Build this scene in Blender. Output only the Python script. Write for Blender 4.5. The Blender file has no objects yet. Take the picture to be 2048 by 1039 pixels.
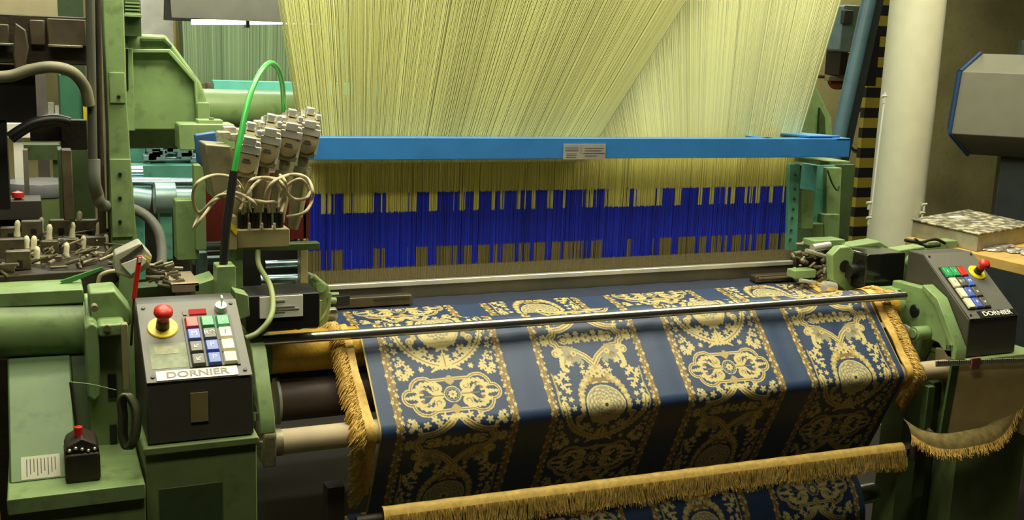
import bpy, bmesh, math, random
import numpy as np
from mathutils import Vector as V, Matrix
random.seed(7); rng = np.random.default_rng(7)
R = math.radians; PI = math.pi
sc = bpy.context.scene; COL = sc.collection
# ------------------------------------------------------------------ camera
F = 2158.0; W, H = 2048, 1039
yaw, pitch, roll = R(24), R(10.8), R(-2.1)
d = V((math.sin(yaw)*math.cos(pitch), math.cos(yaw)*math.cos(pitch), -math.sin(pitch)))
r0 = V((math.cos(yaw), -math.sin(yaw), 0)); u0 = r0.cross(d)
RI = math.cos(roll)*r0 - math.sin(roll)*u0; UP = math.sin(roll)*r0 + math.cos(roll)*u0
CAM = V((0, 0, 1.62))
cd = bpy.data.cameras.new('camera'); cam = bpy.data.objects.new('camera', cd); COL.objects.link(cam)
cd.sensor_width = 36; cd.lens = 36*F/W; cd.clip_start = .05; cd.clip_end = 60
m = Matrix((RI, UP, -d)).transposed().to_4x4(); m.translation = CAM; cam.matrix_world = m
sc.camera = cam
def at(u, v, **k):
    """the world point seen in the photograph at (u,v) that lies on x=.., y=.., z=.. or at view depth D=.."""
    w = d*F + RI*(u-W/2) + UP*(H/2-v)
    a, val = next(iter(k.items()))
    if a == 'D': return CAM + w*(val/F)
    i = 'xyz'.index(a.lower()); return CAM + w*((val-CAM[i])/w[i])
# ------------------------------------------------------------------ materials
MATS = {}
def mat(name, c, rough=.5, metal=0, var=.12, scale=14, spec=.5, bump=0, bscale=120, emit=None, es=0, attr=None, sheen=0, coat=0, dirt=0, trans=0, alpha=1):
    if name in MATS: return MATS[name]
    M = bpy.data.materials.new(name); M.use_nodes = True; N = M.node_tree.nodes; L = M.node_tree.links
    b = N['Principled BSDF']; b.inputs['Roughness'].default_value = rough; b.inputs['Metallic'].default_value = metal
    b.inputs['Specular IOR Level'].default_value = spec
    if sheen: b.inputs['Sheen Weight'].default_value = sheen; b.inputs['Sheen Roughness'].default_value = .4; b.inputs['Sheen Tint'].default_value = (.6,.75,1,1)
    if coat: b.inputs['Coat Weight'].default_value = coat
    if trans: b.inputs['Transmission Weight'].default_value = trans
    if alpha < 1: b.inputs['Alpha'].default_value = alpha
    tc = N.new('ShaderNodeTexCoord')
    if attr:
        a = N.new('ShaderNodeAttribute'); a.attribute_name = attr; src = a.outputs['Color']
    else:
        rgb = N.new('ShaderNodeRGB'); rgb.outputs[0].default_value = (*c, 1); src = rgb.outputs[0]
    n = N.new('ShaderNodeTexNoise'); n.inputs['Scale'].default_value = scale; n.inputs['Detail'].default_value = 6
    L.new(tc.outputs['Object'], n.inputs['Vector'])
    mr = N.new('ShaderNodeMapRange'); mr.inputs[1].default_value = .3; mr.inputs[2].default_value = .7
    mr.inputs[3].default_value = 1-var; mr.inputs[4].default_value = 1+var
    L.new(n.outputs['Fac'], mr.inputs[0])
    mx = N.new('ShaderNodeVectorMath'); mx.operation = 'SCALE'
    L.new(src, mx.inputs[0]); L.new(mr.outputs[0], mx.inputs['Scale'])
    last = mx.outputs[0]
    if dirt:
        n2 = N.new('ShaderNodeTexNoise'); n2.inputs['Scale'].default_value = 30; n2.inputs['Detail'].default_value = 8
        L.new(tc.outputs['Object'], n2.inputs['Vector'])
        r2 = N.new('ShaderNodeMapRange'); r2.inputs[1].default_value = .56; r2.inputs[2].default_value = .72; r2.inputs[4].default_value = dirt
        L.new(n2.outputs['Fac'], r2.inputs[0])
        mi = N.new('ShaderNodeMixRGB'); L.new(r2.outputs[0], mi.inputs[0]); L.new(last, mi.inputs[1]); mi.inputs[2].default_value = (.035,.028,.015,1)
        last = mi.outputs[0]
    L.new(last, b.inputs['Base Color'])
    if bump:
        n3 = N.new('ShaderNodeTexNoise'); n3.inputs['Scale'].default_value = bscale; L.new(tc.outputs['Object'], n3.inputs['Vector'])
        bp = N.new('ShaderNodeBump'); bp.inputs['Strength'].default_value = bump; bp.inputs['Distance'].default_value = .002
        L.new(n3.outputs['Fac'], bp.inputs['Height']); L.new(bp.outputs[0], b.inputs['Normal'])
    if emit: b.inputs['Emission Color'].default_value = (*emit, 1); b.inputs['Emission Strength'].default_value = es
    MATS[name] = M; return M
green   = mat('green_paint', (.215,.325,.13), .38, dirt=.35, bump=.1)
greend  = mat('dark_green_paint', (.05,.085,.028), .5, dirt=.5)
greenc  = mat('cabinet_green', (.17,.24,.085), .5, dirt=.3)
teal    = mat('teal_paint', (.12,.38,.27), .4, dirt=.4)
cyan    = mat('turquoise_paint', (.2,.72,.55), .45)
blue    = mat('blue_paint', (.03,.17,.46), .38, var=.08, bump=.1)
black   = mat('black_plastic', (.012,.012,.01), .4)
blackg  = mat('gloss_black_paint', (.008,.009,.008), .18, coat=.3)
dark    = mat('grimy_dark_iron', (.035,.028,.018), .55, .3, var=.4, dirt=.5, bump=.3)
charcoal= mat('charcoal_enamel', (.062,.056,.044), .42, var=.06, bump=.1, bscale=400)
panelg  = mat('grey_panel', (.125,.125,.105), .5, 0, var=.05)
steel   = mat('polished_steel', (.55,.55,.5), .22, .95, var=.06)
alu     = mat('brushed_aluminium', (.74,.74,.66), .38, .7, var=.06)
chrome  = mat('chrome', (.75,.74,.66), .3, .65, var=.1)
olive   = mat('oily_cast_metal', (.24,.22,.13), .42, .3, var=.25, dirt=.5, bump=.3)
beige   = mat('beige_rubber', (.42,.36,.22), .5)
beigem  = mat('beige_enamel', (.36,.31,.14), .45, dirt=.3)
cream   = mat('cream_paint', (.74,.72,.52), .45, var=.04, coat=.2)
white   = mat('white_label', (.82,.82,.72), .5, var=.03)
ink     = mat('dark_ink', (.05,.05,.05), .6)
red     = mat('red_plastic', (.62,.03,.02), .35)
yellow  = mat('yellow_plastic', (.75,.58,.02), .4)
kgreen  = mat('green_key', (.03,.35,.12), .35); kblue = mat('blue_key', (.08,.14,.5), .35)
kgrey   = mat('grey_key', (.1,.1,.08), .4); kwhite = mat('cream_key', (.75,.7,.5), .4)
maroon  = mat('maroon_enamel', (.12,.015,.012), .4)
rubbery = mat('yellow_rubber', (.5,.3,.03), .55, var=.3, bump=.4)
brownr  = mat('brown_rubber', (.075,.05,.04), .5, var=.2)
card    = mat('cardboard', (.42,.34,.22), .7, var=.12)
gold    = mat('gold_yarn', (.62,.40,.09), .55, var=.22, scale=90, bump=.3)
wood    = mat('pale_wood', (.50,.32,.09), .55, var=.25, scale=8)
hazy    = mat('plastic_film', (.42,.42,.34), .3, var=.1)
wallm   = mat('plaster_wall', (.26,.24,.10), .85, var=.3, scale=2.2, dirt=.25)
floorm  = mat('factory_floor', (.018,.012,.007), .7, var=.3, scale=3)
hose    = mat('grey_hose', (.16,.17,.14), .5)
hgreen  = mat('green_hose', (.04,.42,.07), .3, coat=.3)
bluegr  = mat('blue_grey_paint', (.13,.2,.22), .4, var=.2)
darkgr  = mat('dark_blue_grey', (.03,.04,.04), .5)
redbr   = mat('rust_brown', (.2,.05,.02), .6)
sheet   = mat('buff_sheet', (.58,.45,.18), .8, var=.1, dirt=.15)
# ------------------------------------------------------------------ mesh helpers
def hb(Mx, p): return (Mx @ V(p)) if Mx else V(p)
SPLIT = {'screw','bolt','end_cap','casting','shaft','drum','stud','hole','end_ring','fitting','fittings','linkage','cover','edge_strip','slot','foot','indicator','post','item','guide','knuckle','green_stud','cross_member','bracket','green_arm','arm','leg','dark_tube','tube','thin_tube','beam_flange','piston'}
class MB:
    def __init__(s): s.bm = bmesh.new(); s.mi = 0; s.M = None
    def _f(s, vs):
        try: f = s.bm.faces.new(vs); f.material_index = s.mi; return f
        except ValueError: return None
    def verts(s, pts): return [s.bm.verts.new(hb(s.M, p)) for p in pts]
    def prism(s, poly, axis, lo, hi):
        def mk(a, b, c): return {'y': (a, c, b), 'x': (c, a, b), 'z': (a, b, c)}[axis]
        A = s.verts([mk(a, b, lo) for a, b in poly]); B = s.verts([mk(a, b, hi) for a, b in poly])
        s._f(A); s._f(B[::-1]); n = len(poly)
        for i in range(n): s._f([A[i], A[(i+1) % n], B[(i+1) % n], B[i]][::-1])
        return s
    def box(s, x0, x1, y0, y1, z0, z1, c=0):
        x0, x1 = sorted((x0, x1)); z0, z1 = sorted((z0, z1)); y0, y1 = sorted((y0, y1))
        c = min(c, (x1-x0)/2.2, (z1-z0)/2.2)
        if c > 0: poly = [(x0+c,z0),(x1-c,z0),(x1,z0+c),(x1,z1-c),(x1-c,z1),(x0+c,z1),(x0,z1-c),(x0,z0+c)]
        else: poly = [(x0,z0),(x1,z0),(x1,z1),(x0,z1)]
        return s.prism(poly, 'y', y0, y1)
    def px(s, u0, v0, u1, v1, Y, dep, c=0):
        a = at(u0, (v0+v1)/2, y=Y).x; b = at(u1, (v0+v1)/2, y=Y).x
        t = at((u0+u1)/2, v0, y=Y).z; q = at((u0+u1)/2, v1, y=Y).z
        return s.box(a, b, Y, Y+dep, q, t, c)
    def pxpoly(s, pts, Y, dep):
        return s.prism([(at(u, v, y=Y).x, at(u, v, y=Y).z) for u, v in pts], 'y', Y, Y+dep)
    def cyl(s, p0, p1, ra, rb=None, seg=20, cap=True):
        p0, p1 = V(p0), V(p1); rb = ra if rb is None else rb; ax = (p1-p0).normalized()
        a = ax.orthogonal().normalized(); b = ax.cross(a)
        def ringv(p, r): return s.verts([p + (a*math.cos(2*PI*i/seg)+b*math.sin(2*PI*i/seg))*r for i in range(seg)])
        A = ringv(p0, ra); B = ringv(p1, rb)
        for i in range(seg): s._f([A[i], A[(i+1) % seg], B[(i+1) % seg], B[i]])
        if cap: s._f(A[::-1]); s._f(B)
        return s
    def lathe(s, p0, ax, prof, seg=24):
        p0 = V(p0); ax = V(ax).normalized(); a = ax.orthogonal().normalized(); b = ax.cross(a); prev = None
        for h, r in prof:
            r = max(r, 1e-5); ring = s.verts([p0+ax*h+(a*math.cos(2*PI*i/seg)+b*math.sin(2*PI*i/seg))*r for i in range(seg)])
            if prev:
                for i in range(seg): s._f([prev[i], prev[(i+1) % seg], ring[(i+1) % seg], ring[i]])
            else: s._f(ring[::-1])
            prev = ring
        s._f(prev); return s
    def tube(s, pts, r, seg=8, sub=6, closed=False):
        seg = max(seg, 10); sub = max(sub, 10); P = [V(p) for p in pts]; Q = []
        n = len(P)
        for i in range(n-1):
            p0 = P[max(i-1, 0)]; p1 = P[i]; p2 = P[i+1]; p3 = P[min(i+2, n-1)]
            for k in range(sub):
                t = k/sub
                Q.append(.5*((2*p1)+(p2-p0)*t+(2*p0-5*p1+4*p2-p3)*t*t+(3*p1-p0-3*p2+p3)*t**3))
        Q.append(P[-1]); prev = None; up = None
        for i, q in enumerate(Q):
            tan = (Q[min(i+1, len(Q)-1)]-Q[max(i-1, 0)]).normalized()
            if up is None: up = tan.orthogonal().normalized()
            up = (up - tan*up.dot(tan)).normalized(); w = tan.cross(up)
            ring = s.verts([q+(up*math.cos(2*PI*j/seg)+w*math.sin(2*PI*j/seg))*r for j in range(seg)])
            if prev:
                for j in range(seg): s._f([prev[j], prev[(j+1) % seg], ring[(j+1) % seg], ring[j]])
            else: s._f(ring[::-1])
            prev = ring
        s._f(prev); return s
    def sph(s, c, r, sx=1, sy=1, sz=1):
        g = bmesh.ops.create_uvsphere(s.bm, u_segments=16, v_segments=10, radius=1)
        for v in g['verts']: v.co = hb(s.M, (c[0]+v.co.x*r*sx, c[1]+v.co.y*r*sy, c[2]+v.co.z*r*sz))
        for f in {f for v in g['verts'] for f in v.link_faces}: f.material_index = s.mi
        return s
    def build(s, name, mats, parent=None, bevel=0):
        if parent is not None and name in SPLIT:
            s.bm.verts.index_update(); seen = {}; isl = []
            for v in s.bm.verts:
                if v in seen: continue
                st = [v]; seen[v] = len(isl); cur = []
                while st:
                    q = st.pop(); cur.append(q)
                    for e in q.link_edges:
                        o_ = e.other_vert(q)
                        if o_ not in seen: seen[o_] = len(isl); st.append(o_)
                isl.append(cur)
            if len(isl) > 1:
                out = None
                for cur in isl:
                    mb = MB(); mp_ = {v: mb.bm.verts.new(v.co) for v in cur}
                    for f in {f for v in cur for f in v.link_faces}:
                        nf_ = mb.bm.faces.new([mp_[v] for v in f.verts]); nf_.material_index = f.material_index
                    out = mb._build(name, mats, parent, bevel)
                s.bm.free(); return out
        return s._build(name, mats, parent, bevel)
    def _build(s, name, mats, parent=None, bevel=0):
        bm = s.bm; bmesh.ops.recalc_face_normals(bm, faces=bm.faces)
        for f in bm.faces: f.smooth = True
        for e in bm.edges:
            if len(e.link_faces) == 2 and e.calc_face_angle(0) > R(43): e.smooth = False
        if parent is not None: org = V(parent['_o'])
        else:
            xs = [v.co for v in bm.verts]
            org = V(((min(v.x for v in xs)+max(v.x for v in xs))/2, (min(v.y for v in xs)+max(v.y for v in xs))/2, min(v.z for v in xs)))
        for v in bm.verts: v.co -= org
        me = bpy.data.meshes.new(name); bm.to_mesh(me); bm.free()
        for mm in (mats if isinstance(mats, (list, tuple)) else [mats]): me.materials.append(mm)
        o = bpy.data.objects.new(name, me); COL.objects.link(o)
        if parent is not None: o.parent = parent
        else: o.location = org
        o['_o'] = tuple(org)
        if bevel:
            b = o.modifiers.new('bevel', 'BEVEL'); b.width = bevel; b.segments = 2; b.limit_method = 'ANGLE'; b.angle_limit = R(40)
        return o
def tag(o, label, cat, group=None, kind=None):
    if label: o['label'] = label
    if cat: o['category'] = cat
    if group: o['group'] = group
    if kind: o['kind'] = kind
    return o
def thing(name, label, cat, loc, group=None):
    o = bpy.data.objects.new(name, None); COL.objects.link(o); o.location = loc; o['_o'] = tuple(loc); o.empty_display_size = .02
    return tag(o, label, cat, group)
def dup(root, loc, label=None, scale=None, rz=None):
    c = root.copy(); COL.objects.link(c); c.location = loc; c['_o'] = tuple(loc)
    if label: c['label'] = label
    if scale: c.scale = scale
    if rz is not None: c.rotation_euler.z = rz
    for ch in list(root.children):
        k = ch.copy(); COL.objects.link(k); k.parent = c
        for g in ch.children:
            q = g.copy(); COL.objects.link(q); q.parent = k
    return c
def struct(o): o['kind'] = 'structure'; return o
def npmesh(name, verts, faces, mats, parent=None, colors=None, smooth=True, org=(0,0,0), mi=None):
    me = bpy.data.meshes.new(name); verts = np.asarray(verts, dtype=np.float32) - np.array(org, dtype=np.float32)
    faces = np.asarray(faces, dtype=np.int32); nf, k = faces.shape
    me.vertices.add(len(verts)); me.vertices.foreach_set('co', verts.ravel())
    me.loops.add(nf*k); me.loops.foreach_set('vertex_index', faces.ravel())
    me.polygons.add(nf); me.polygons.foreach_set('loop_start', np.arange(nf, dtype=np.int32)*k)
    me.polygons.foreach_set('loop_total', np.full(nf, k, dtype=np.int32))
    me.polygons.foreach_set('use_smooth', np.full(nf, smooth))
    if mi is not None: me.polygons.foreach_set('material_index', np.asarray(mi, dtype=np.int32))
    me.update(calc_edges=True)
    if colors is not None:
        a = me.color_attributes.new('tint', 'FLOAT_COLOR', 'POINT'); c4 = np.ones((len(verts), 4), dtype=np.float32); c4[:, :3] = colors
        a.data.foreach_set('color', c4.ravel())
    for mm in (mats if isinstance(mats, (list, tuple)) else [mats]): me.materials.append(mm)
    o = bpy.data.objects.new(name, me); COL.objects.link(o)
    if parent is not None: o.parent = parent
    else: o.location = org
    o['_o'] = tuple(org); return o
def strands(paths, rad, tint=None):
    """paths: (n,k,3) polylines -> three-sided cords. returns verts, quad faces, colours"""
    paths = np.asarray(paths, dtype=np.float32); n, k, _ = paths.shape
    tan = paths[:, -1]-paths[:, 0]; tan /= np.linalg.norm(tan, axis=1, keepdims=True)+1e-9
    ref = np.where(np.abs(tan[:, 1:2]) > .9, np.array([[1., 0, 0]]), np.array([[0, 1., 0]]))
    a = np.cross(tan, ref); a /= np.linalg.norm(a, axis=1, keepdims=True)+1e-9; b = np.cross(tan, a)
    rad = np.broadcast_to(np.asarray(rad, dtype=np.float32), (n,))
    vs = []
    for j in range(3):
        an = 2*PI*j/3+.5; off = (a*math.cos(an)+b*math.sin(an))*rad[:, None]
        vs.append(paths+off[:, None, :])
    v = np.stack(vs, axis=2)                        # n,k,3,3
    idx = np.arange(n*k*3).reshape(n, k, 3); fs = []
    for j in range(3):
        jj = (j+1) % 3
        fs.append(np.stack([idx[:, :-1, j], idx[:, :-1, jj], idx[:, 1:, jj], idx[:, 1:, j]], axis=-1).reshape(-1, 4))
    col = None
    if tint is not None: col = np.repeat(np.asarray(tint, dtype=np.float32), k*3, axis=0)
    return v.reshape(-1, 3), np.concatenate(fs), col
def text(body, size, M, m_, name, parent, depth=.0006, ext=0, sx=1):
    cu = bpy.data.curves.new(name, 'FONT'); cu.body = body; cu.size = size; cu.extrude = depth; cu.align_x = 'CENTER'; cu.align_y = 'CENTER'; cu.offset = ext
    t = bpy.data.objects.new(name, cu); COL.objects.link(t); dg = bpy.context.evaluated_depsgraph_get()
    me = bpy.data.meshes.new_from_object(t.evaluated_get(dg)); bpy.data.objects.remove(t)
    org = V(parent['_o'])
    for v in me.vertices: v.co = (M @ V((v.co.x*sx, v.co.y, v.co.z))) - org
    me.materials.clear(); me.materials.append(m_)
    o = bpy.data.objects.new(name, me); COL.objects.link(o); o.parent = parent; o['_o'] = tuple(org); return o
# ------------------------------------------------------------------ the woven brocade: pattern and cloth
X0, X1 = .654, 2.127; PER = .374; TP = .47
def pal():
    return dict(navy=(.020,.042,.10), gold=(.56,.47,.20), brown=(.22,.14,.045), grey=(.27,.26,.17), dgold=(.40,.30,.10))
def tile():
    nx, nt = 374*2, 470*2
    X = (np.arange(nx)+.5)/nx*PER - PER/2; T = (np.arange(nt)+.5)/nt*TP - .2
    X, T = np.meshgrid(X, T); ax = np.abs(X); Pc = pal()
    C = np.zeros(X.shape+(3,)); C[:] = Pc['navy']
    g = rng.random(X.shape)
    def put(mask, c, s=1): C[mask] = np.array(Pc[c])*s
    TV = [T]
    def disc(x, t, rr, c='gold', lob=0, k=6, s=1, ecc=1.0, ph=0):
        T = TV[0]; dx = ax-x; dt = (T-t)/ecc; q = np.hypot(dx, dt); th = np.arctan2(dt, dx)
        put(q < rr*(1+lob*np.cos(k*th+ph)), c, s)
    def spiral(x, t, rr, sg=1):
        T = TV[0]; dx = ax-x; dt = T-t; q = np.hypot(dx, dt); th = np.arctan2(dt*sg, dx)
        put(q < rr, 'gold'); put((q < rr*.8) & (np.sin(th-q/rr*7.5) > .72), 'brown')
    def seg(pts, w0, w1, c='gold', scal=0, f=900, s=1):
        T = TV[0]; best = np.full(X.shape, 9.); par = np.zeros(X.shape); L = 0; tot = sum(math.dist(pts[i], pts[i+1]) for i in range(len(pts)-1))
        for i in range(len(pts)-1):
            (a, b), (c2, e) = pts[i], pts[i+1]; l = math.dist(pts[i], pts[i+1]); ux, ut = (c2-a)/l, (e-b)/l
            tt = np.clip((ax-a)*ux+(T-b)*ut, 0, l); dd = np.hypot(ax-a-ux*tt, T-b-ut*tt); mk = dd < best
            best = np.where(mk, dd, best); par = np.where(mk, (L+tt), par); L += l
        w = w0+(w1-w0)*par/tot; put(best < w*(1+scal*np.sin(par*f)), c, s)
    def crv(pts, n=10):
        out = []
        for i in range(len(pts)-1):
            p0 = np.array(pts[max(i-1, 0)]); p1 = np.array(pts[i]); p2 = np.array(pts[i+1]); p3 = np.array(pts[min(i+2, len(pts)-1)])
            for k in range(n):
                t = k/n; out.append(tuple(.5*((2*p1)+(p2-p0)*t+(2*p0-5*p1+4*p2-p3)*t*t+(3*p1-p0-3*p2+p3)*t**3)))
        out.append(tuple(pts[-1])); return out
    # twill in the plain bands
    tw = (np.sin((X+T*1.0)*2*PI/.0075) > .3); put(tw, 'navy', 1.35)
    inner = ax < .147
    C[inner] = np.array(Pc['navy'])
    # border bands: brown ground with a climbing leaf
    bd = (ax > .129+.002*np.sin(T*300)) & (ax < .146); put(bd, 'brown')
    for k in range(28):
        t = -.2+k*TP/28+.004; sgn = 1 if k % 2 else -1
        disc(.1375+.006*sgn, t, .0036, 'gold', .3, 5, ecc=1.4); disc(.1375-.003*sgn, t+.006, .0022, 'gold', .3, 4)
        disc(.1275, t+.003, .0024, 'gold', .3, 4, s=.9)
    # shield at T=0
    for off in (0,):
        arc = [(0,-.073),(.018,-.052),(.04,-.036),(.06,-.0275),(.083,-.025),(.087,-.012),(.095,-.008),(.095,.008),(.087,.012),(.083,.025),(.06,.0275),(.04,.036),(.018,.052),(0,.073)]
        seg(arc, .0105, .0105, 'navy'); seg(arc, .0085, .0085, 'gold'); seg(arc, .0054, .0054, 'brown'); seg(arc, .0024, .0024, 'gold')
        seg([(0,0),(.03,0),(.066,0)], .006, .003, 'dgold', .6, 700)
        for x, t, r_ in ((0,0,.012),(.026,.004,.009),(.024,-.012,.007),(.045,.006,.008),(.046,-.008,.008),(.062,.001,.007)): disc(x, t, r_, 'gold', .22, 6)
        disc(0, 0, .004, 'brown'); disc(.026,.004,.003,'brown')
        seg(crv([(.045,-.004),(.06,-.011),(.074,-.006)]), .002, .002, 'gold'); seg(crv([(.045,.004),(.06,.012),(.074,.006)]), .002, .002, 'gold')
    # flowers beside and above it
    for sg in (1, -1):
        disc(.113, .004*sg, .0105, 'gold', .16, 7); disc(.113, .004*sg, .003, 'brown')
    # horns with flower clusters under the shield
    seg(crv([(.092,.036),(.083,.03),(.076,.04),(.082,.06),(.083,.078),(.074,.084)]), .0075, .006, 'gold', .12); spiral(.091, .037, .0115)
    disc(.055, .042, .021, 'grey', .18, 9); disc(.058,.05,.008,'brown'); disc(.045,.04,.0075,'gold',.2,6); disc(.045,.04,.003,'brown'); disc(.062,.062,.011,'grey',.3,6)
    disc(.066,.066,.008,'gold',.3,5); disc(.036,.058,.010,'grey',.3,5); disc(.05,.024+.004,.007,'dgold',.3,5)
    # centre bouquet
    seg([(0,.082),(.02,.094),(.03,.118)], .006, .004, 'dgold', .4)
    disc(0,.099,.0125,'gold',.2,7); disc(0,.099,.004,'brown'); disc(.021,.098,.0095,'gold',.2,6); disc(.021,.098,.003,'brown'); disc(.012,.083,.007,'gold',.35,5); disc(.036,.092,.006,'gold',.3,5)
    disc(.034,.077,.005,'gold',.4,4); disc(.03,.068,.004,'dgold')
    seg([(0,.118),(.026,.116)], .007, .009, 'brown'); seg(crv([(.028,.108),(.042,.122),(.054,.14),(.06,.17),(.062,.2)]), .009, .0065, 'dgold', .3, 500); 
    for x, t in ((.036,.112),(.047,.125),(.056,.146),(.06,.165),(.062,.185)): disc(x, t, .0062, 'gold', .35, 5)
    seg([(.008,.121),(.02,.124)], .002, .002, 'gold')
    # side sprigs
    for x, t, r_ in ((.092,.095,.0095),(.105,.11,.008),(.082,.105,.006),(.098,.125,.007),(.112,.14,.0055),(.088,.137,.0075),(.105,.155,.006),(.088,.16,.006),(.112,.173,.006),(.1,.18,.005),(.085,.182,.006),(.11,.098,.005)):
        disc(x, t, r_, 'gold', .3, 5, ph=x*900)
    seg([(.078,.121),(.092,.121)], .0028, .0028, 'gold'); seg(crv([(.118,.09),(.116,.13),(.119,.17),(.114,.2)]), .002, .002, 'dgold')
    # medallion at T=.181 with leaves growing down from it
    mt = .181
    q = np.hypot(ax, T-mt); put(q < .056, 'navy'); put(q < .0515, 'gold'); put(q < .0485, 'grey')
    th = np.arctan2(T-mt, X); put((q < .047) & (np.sin(q*620)*np.cos(th*10) > .15), 'gold'); put((q < .047) & (np.sin(q*500+2)*np.cos(th*8+1) > .75), 'brown')
    disc(0, mt, .012, 'gold', .2, 7); disc(0, mt, .005, 'navy')
    put((q > .03) & (T > mt+.012) & (q < .047) , 'gold', .95)
    for off_ in (0, TP):
        TV[0] = T+off_
        if off_: TV[0] = T+TP
        disc(0, .226, .018, 'gold', .3, 7, ecc=.8); disc(.028,.218,.009,'gold',.3,5)
        seg(crv([(.108,.168),(.102,.2),(.088,.228),(.064,.252),(.034,.270),(0,.280)]), .0065, .0085, 'gold', .30, 560)
        seg(crv([(.108,.168),(.102,.2),(.088,.228),(.064,.252),(.034,.270),(0,.280)]), .0013, .0013, 'brown', 0)
        spiral(.072, .210, .010); seg(crv([(.074,.22),(.068,.232),(.055,.245)]), .0035, .005, 'gold', .3); disc(.047,.238,.0115,'gold',.25,6); disc(.047,.238,.003,'brown'); disc(.030,.252,.007,'gold',.3,5)
        seg([(0,.232),(0,.262)], .0022, .0022, 'gold'); disc(0,.262,.0155,'gold',.22,9,ecc=.95); seg(crv([(.010,.280),(.024,.284),(.036,.291)]), .005, .002, 'gold', .2)
        seg([(0,.250),(0,.276)], .0012, .0012, 'brown')
        for x, t, r_ in ((.118,.215,.005),(.115,.232,.007),(.103,.262,.008),(.115,.268,.005),(.092,.276,.007),(.108,.25,.004),(.119,.252,.0035),(.095,.287,.0045),(.116,.29,.006)): disc(x, t, r_, 'gold', .3, 5, ph=t*700); disc(x, t, r_*.3, 'brown')
    TV[0] = T
    return C, X, T, ax, put, disc, spiral, seg, crv, Pc
C_, Xg, Tg, axg, put, disc, spiral, seg, crv, Pc = tile()
# quatrefoil, drawn in the same tile at T=-.119
def quatre(tc):
    T = Tg-tc; at_ = np.abs(T)
    sdf = np.minimum.reduce([np.hypot(axg-.066, at_-.0165)-.034, np.hypot(axg-.098, at_)-.0225, np.maximum(axg-.05, at_-.043), np.hypot(axg-.03, at_-.012)-.03])
    put(sdf < .003, 'navy'); put(sdf < .0, 'gold'); put(sdf < -.0028, 'brown'); put(sdf < -.006, 'gold'); put(sdf < -.0084, 'navy')
    for s in (1, -1):
        disc(.0, tc+s*.036, .011, 'dgold', .1, 4)
        spiral(.034, tc+s*.0185, .0125, s); seg(crv([(.034,tc+s*.028),(.052,tc+s*.031),(.07,tc+s*.03),(.084,tc+s*.018)]), .0055, .005, 'gold', .3, 600)
        seg(crv([(.025,tc+s*.003),(.045,tc+s*.006),(.058,tc+s*.018),(.073,tc+s*.02),(.081,tc+s*.008),(.07,tc+s*.006)]), .0042, .0028, 'gold', .1); disc(.072,tc+s*.012,.004,'brown')
        disc(.06, tc+s*.02, .003, 'brown')
    seg([(.084,tc),(.108,tc)], .006, .003, 'gold', .3); seg([(.02,tc),(.065,tc)], .0016, .0016, 'brown')
    disc(0, tc, .0205, 'gold'); disc(0, tc, .018, 'navy'); disc(0, tc, .0155, 'grey', .06, 16); disc(0,tc,.0135,'navy'); disc(0, tc, .0098, 'gold', .14, 8); disc(0,tc,.003,'brown')
quatre(-.119)
for s in (1, -1):
    for x, t, r_ in ((.103,-.052,.009),(.112,-.042,.006),(.092,-.041,.005),(.113,-.065,.005),(.104,-.064,.004),(.118,-.055,.004)) if s > 0 else ((.102,-.172,.009),(.113,-.185,.007),(.088,-.183,.009),(.115,-.168,.004),(.06,-.187,.006)):
        disc(x, -.119+(t+.119), r_, 'gold', .25, 6)
for x, t in ((.03,-.067),(.055,-.062),(.075,-.05),(.012,-.063),(.088,-.03),(.045,-.052)): disc(x, t, .0075, 'gold', .35, 5, ph=x*300)
seg([(.0,-.064),(.024,-.066)], .0022, .0022, 'gold')
TILE = C_
def cloth_colours(x, t):
    kx = (x-(.838-PER/2))/PER; col = np.floor(kx).astype(int); fx = kx-col
    tt = np.where(col % 2 == 0, t-.285, t-.05); ft = ((tt+.2) / TP) % 1.0
    ix = np.clip((fx*TILE.shape[1]).astype(int), 0, TILE.shape[1]-1); it = np.clip((ft*TILE.shape[0]).astype(int), 0, TILE.shape[0]-1)
    c = TILE[it, ix].copy()
    c *= (1+.16*(rng.random(x.shape)-.5))[..., None]
    return c
clothm = mat('brocade', (0,0,0), .5, attr='tint', var=.05, scale=40, sheen=.15, spec=.55, bump=.12, bscale=900)
clothm.node_tree.nodes['Principled BSDF'].inputs['Roughness'].default_value = .46
RC, RR = (2.335, .947), .0495       # take-up roller centre and cloth radius
TC, TR = (2.165, .800), .0290       # front tube
def profile():
    pts = [(2.668,.972,-.30),(2.60,.962,0),(2.50,.949,0),(2.44,.957,0),(2.40,.973,0)]
    n = (-.728,.685); a1 = math.atan2(n[1], n[0]); a0 = R(62)
    out = [(p[0], p[1]) for p in pts]
    for i in range(12): a = a0+(a1-a0)*i/11; out.append((RC[0]+RR*math.cos(a), RC[1]+RR*math.sin(a)))
    k = len(out)-1
    b0 = a1; b1 = math.atan2(-.425, -.905) % (2*PI)
    for i in range(12): a = b0+(b1-b0)*i/11; out.append((TC[0]+TR*math.cos(a), TC[1]+TR*math.sin(a)))
    out.append((out[-1][0]+.425*.36, out[-1][1]-.905*.36)); return np.array(out), k
PR, K0 = profile()
sarc = np.concatenate([[0], np.cumsum(np.hypot(*np.diff(PR, axis=0).T))]); T0 = sarc[K0]
def pp(t):
    s = np.asarray(t)+T0; return np.interp(s, sarc, PR[:, 0]), np.interp(s, sarc, PR[:, 1])
def pn(t):
    a = pp(np.asarray(t)-.003); b = pp(np.asarray(t)+.003); dy, dz = b[0]-a[0], b[1]-a[1]; l = np.hypot(dy, dz); return dz/l, -dy/l
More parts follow.
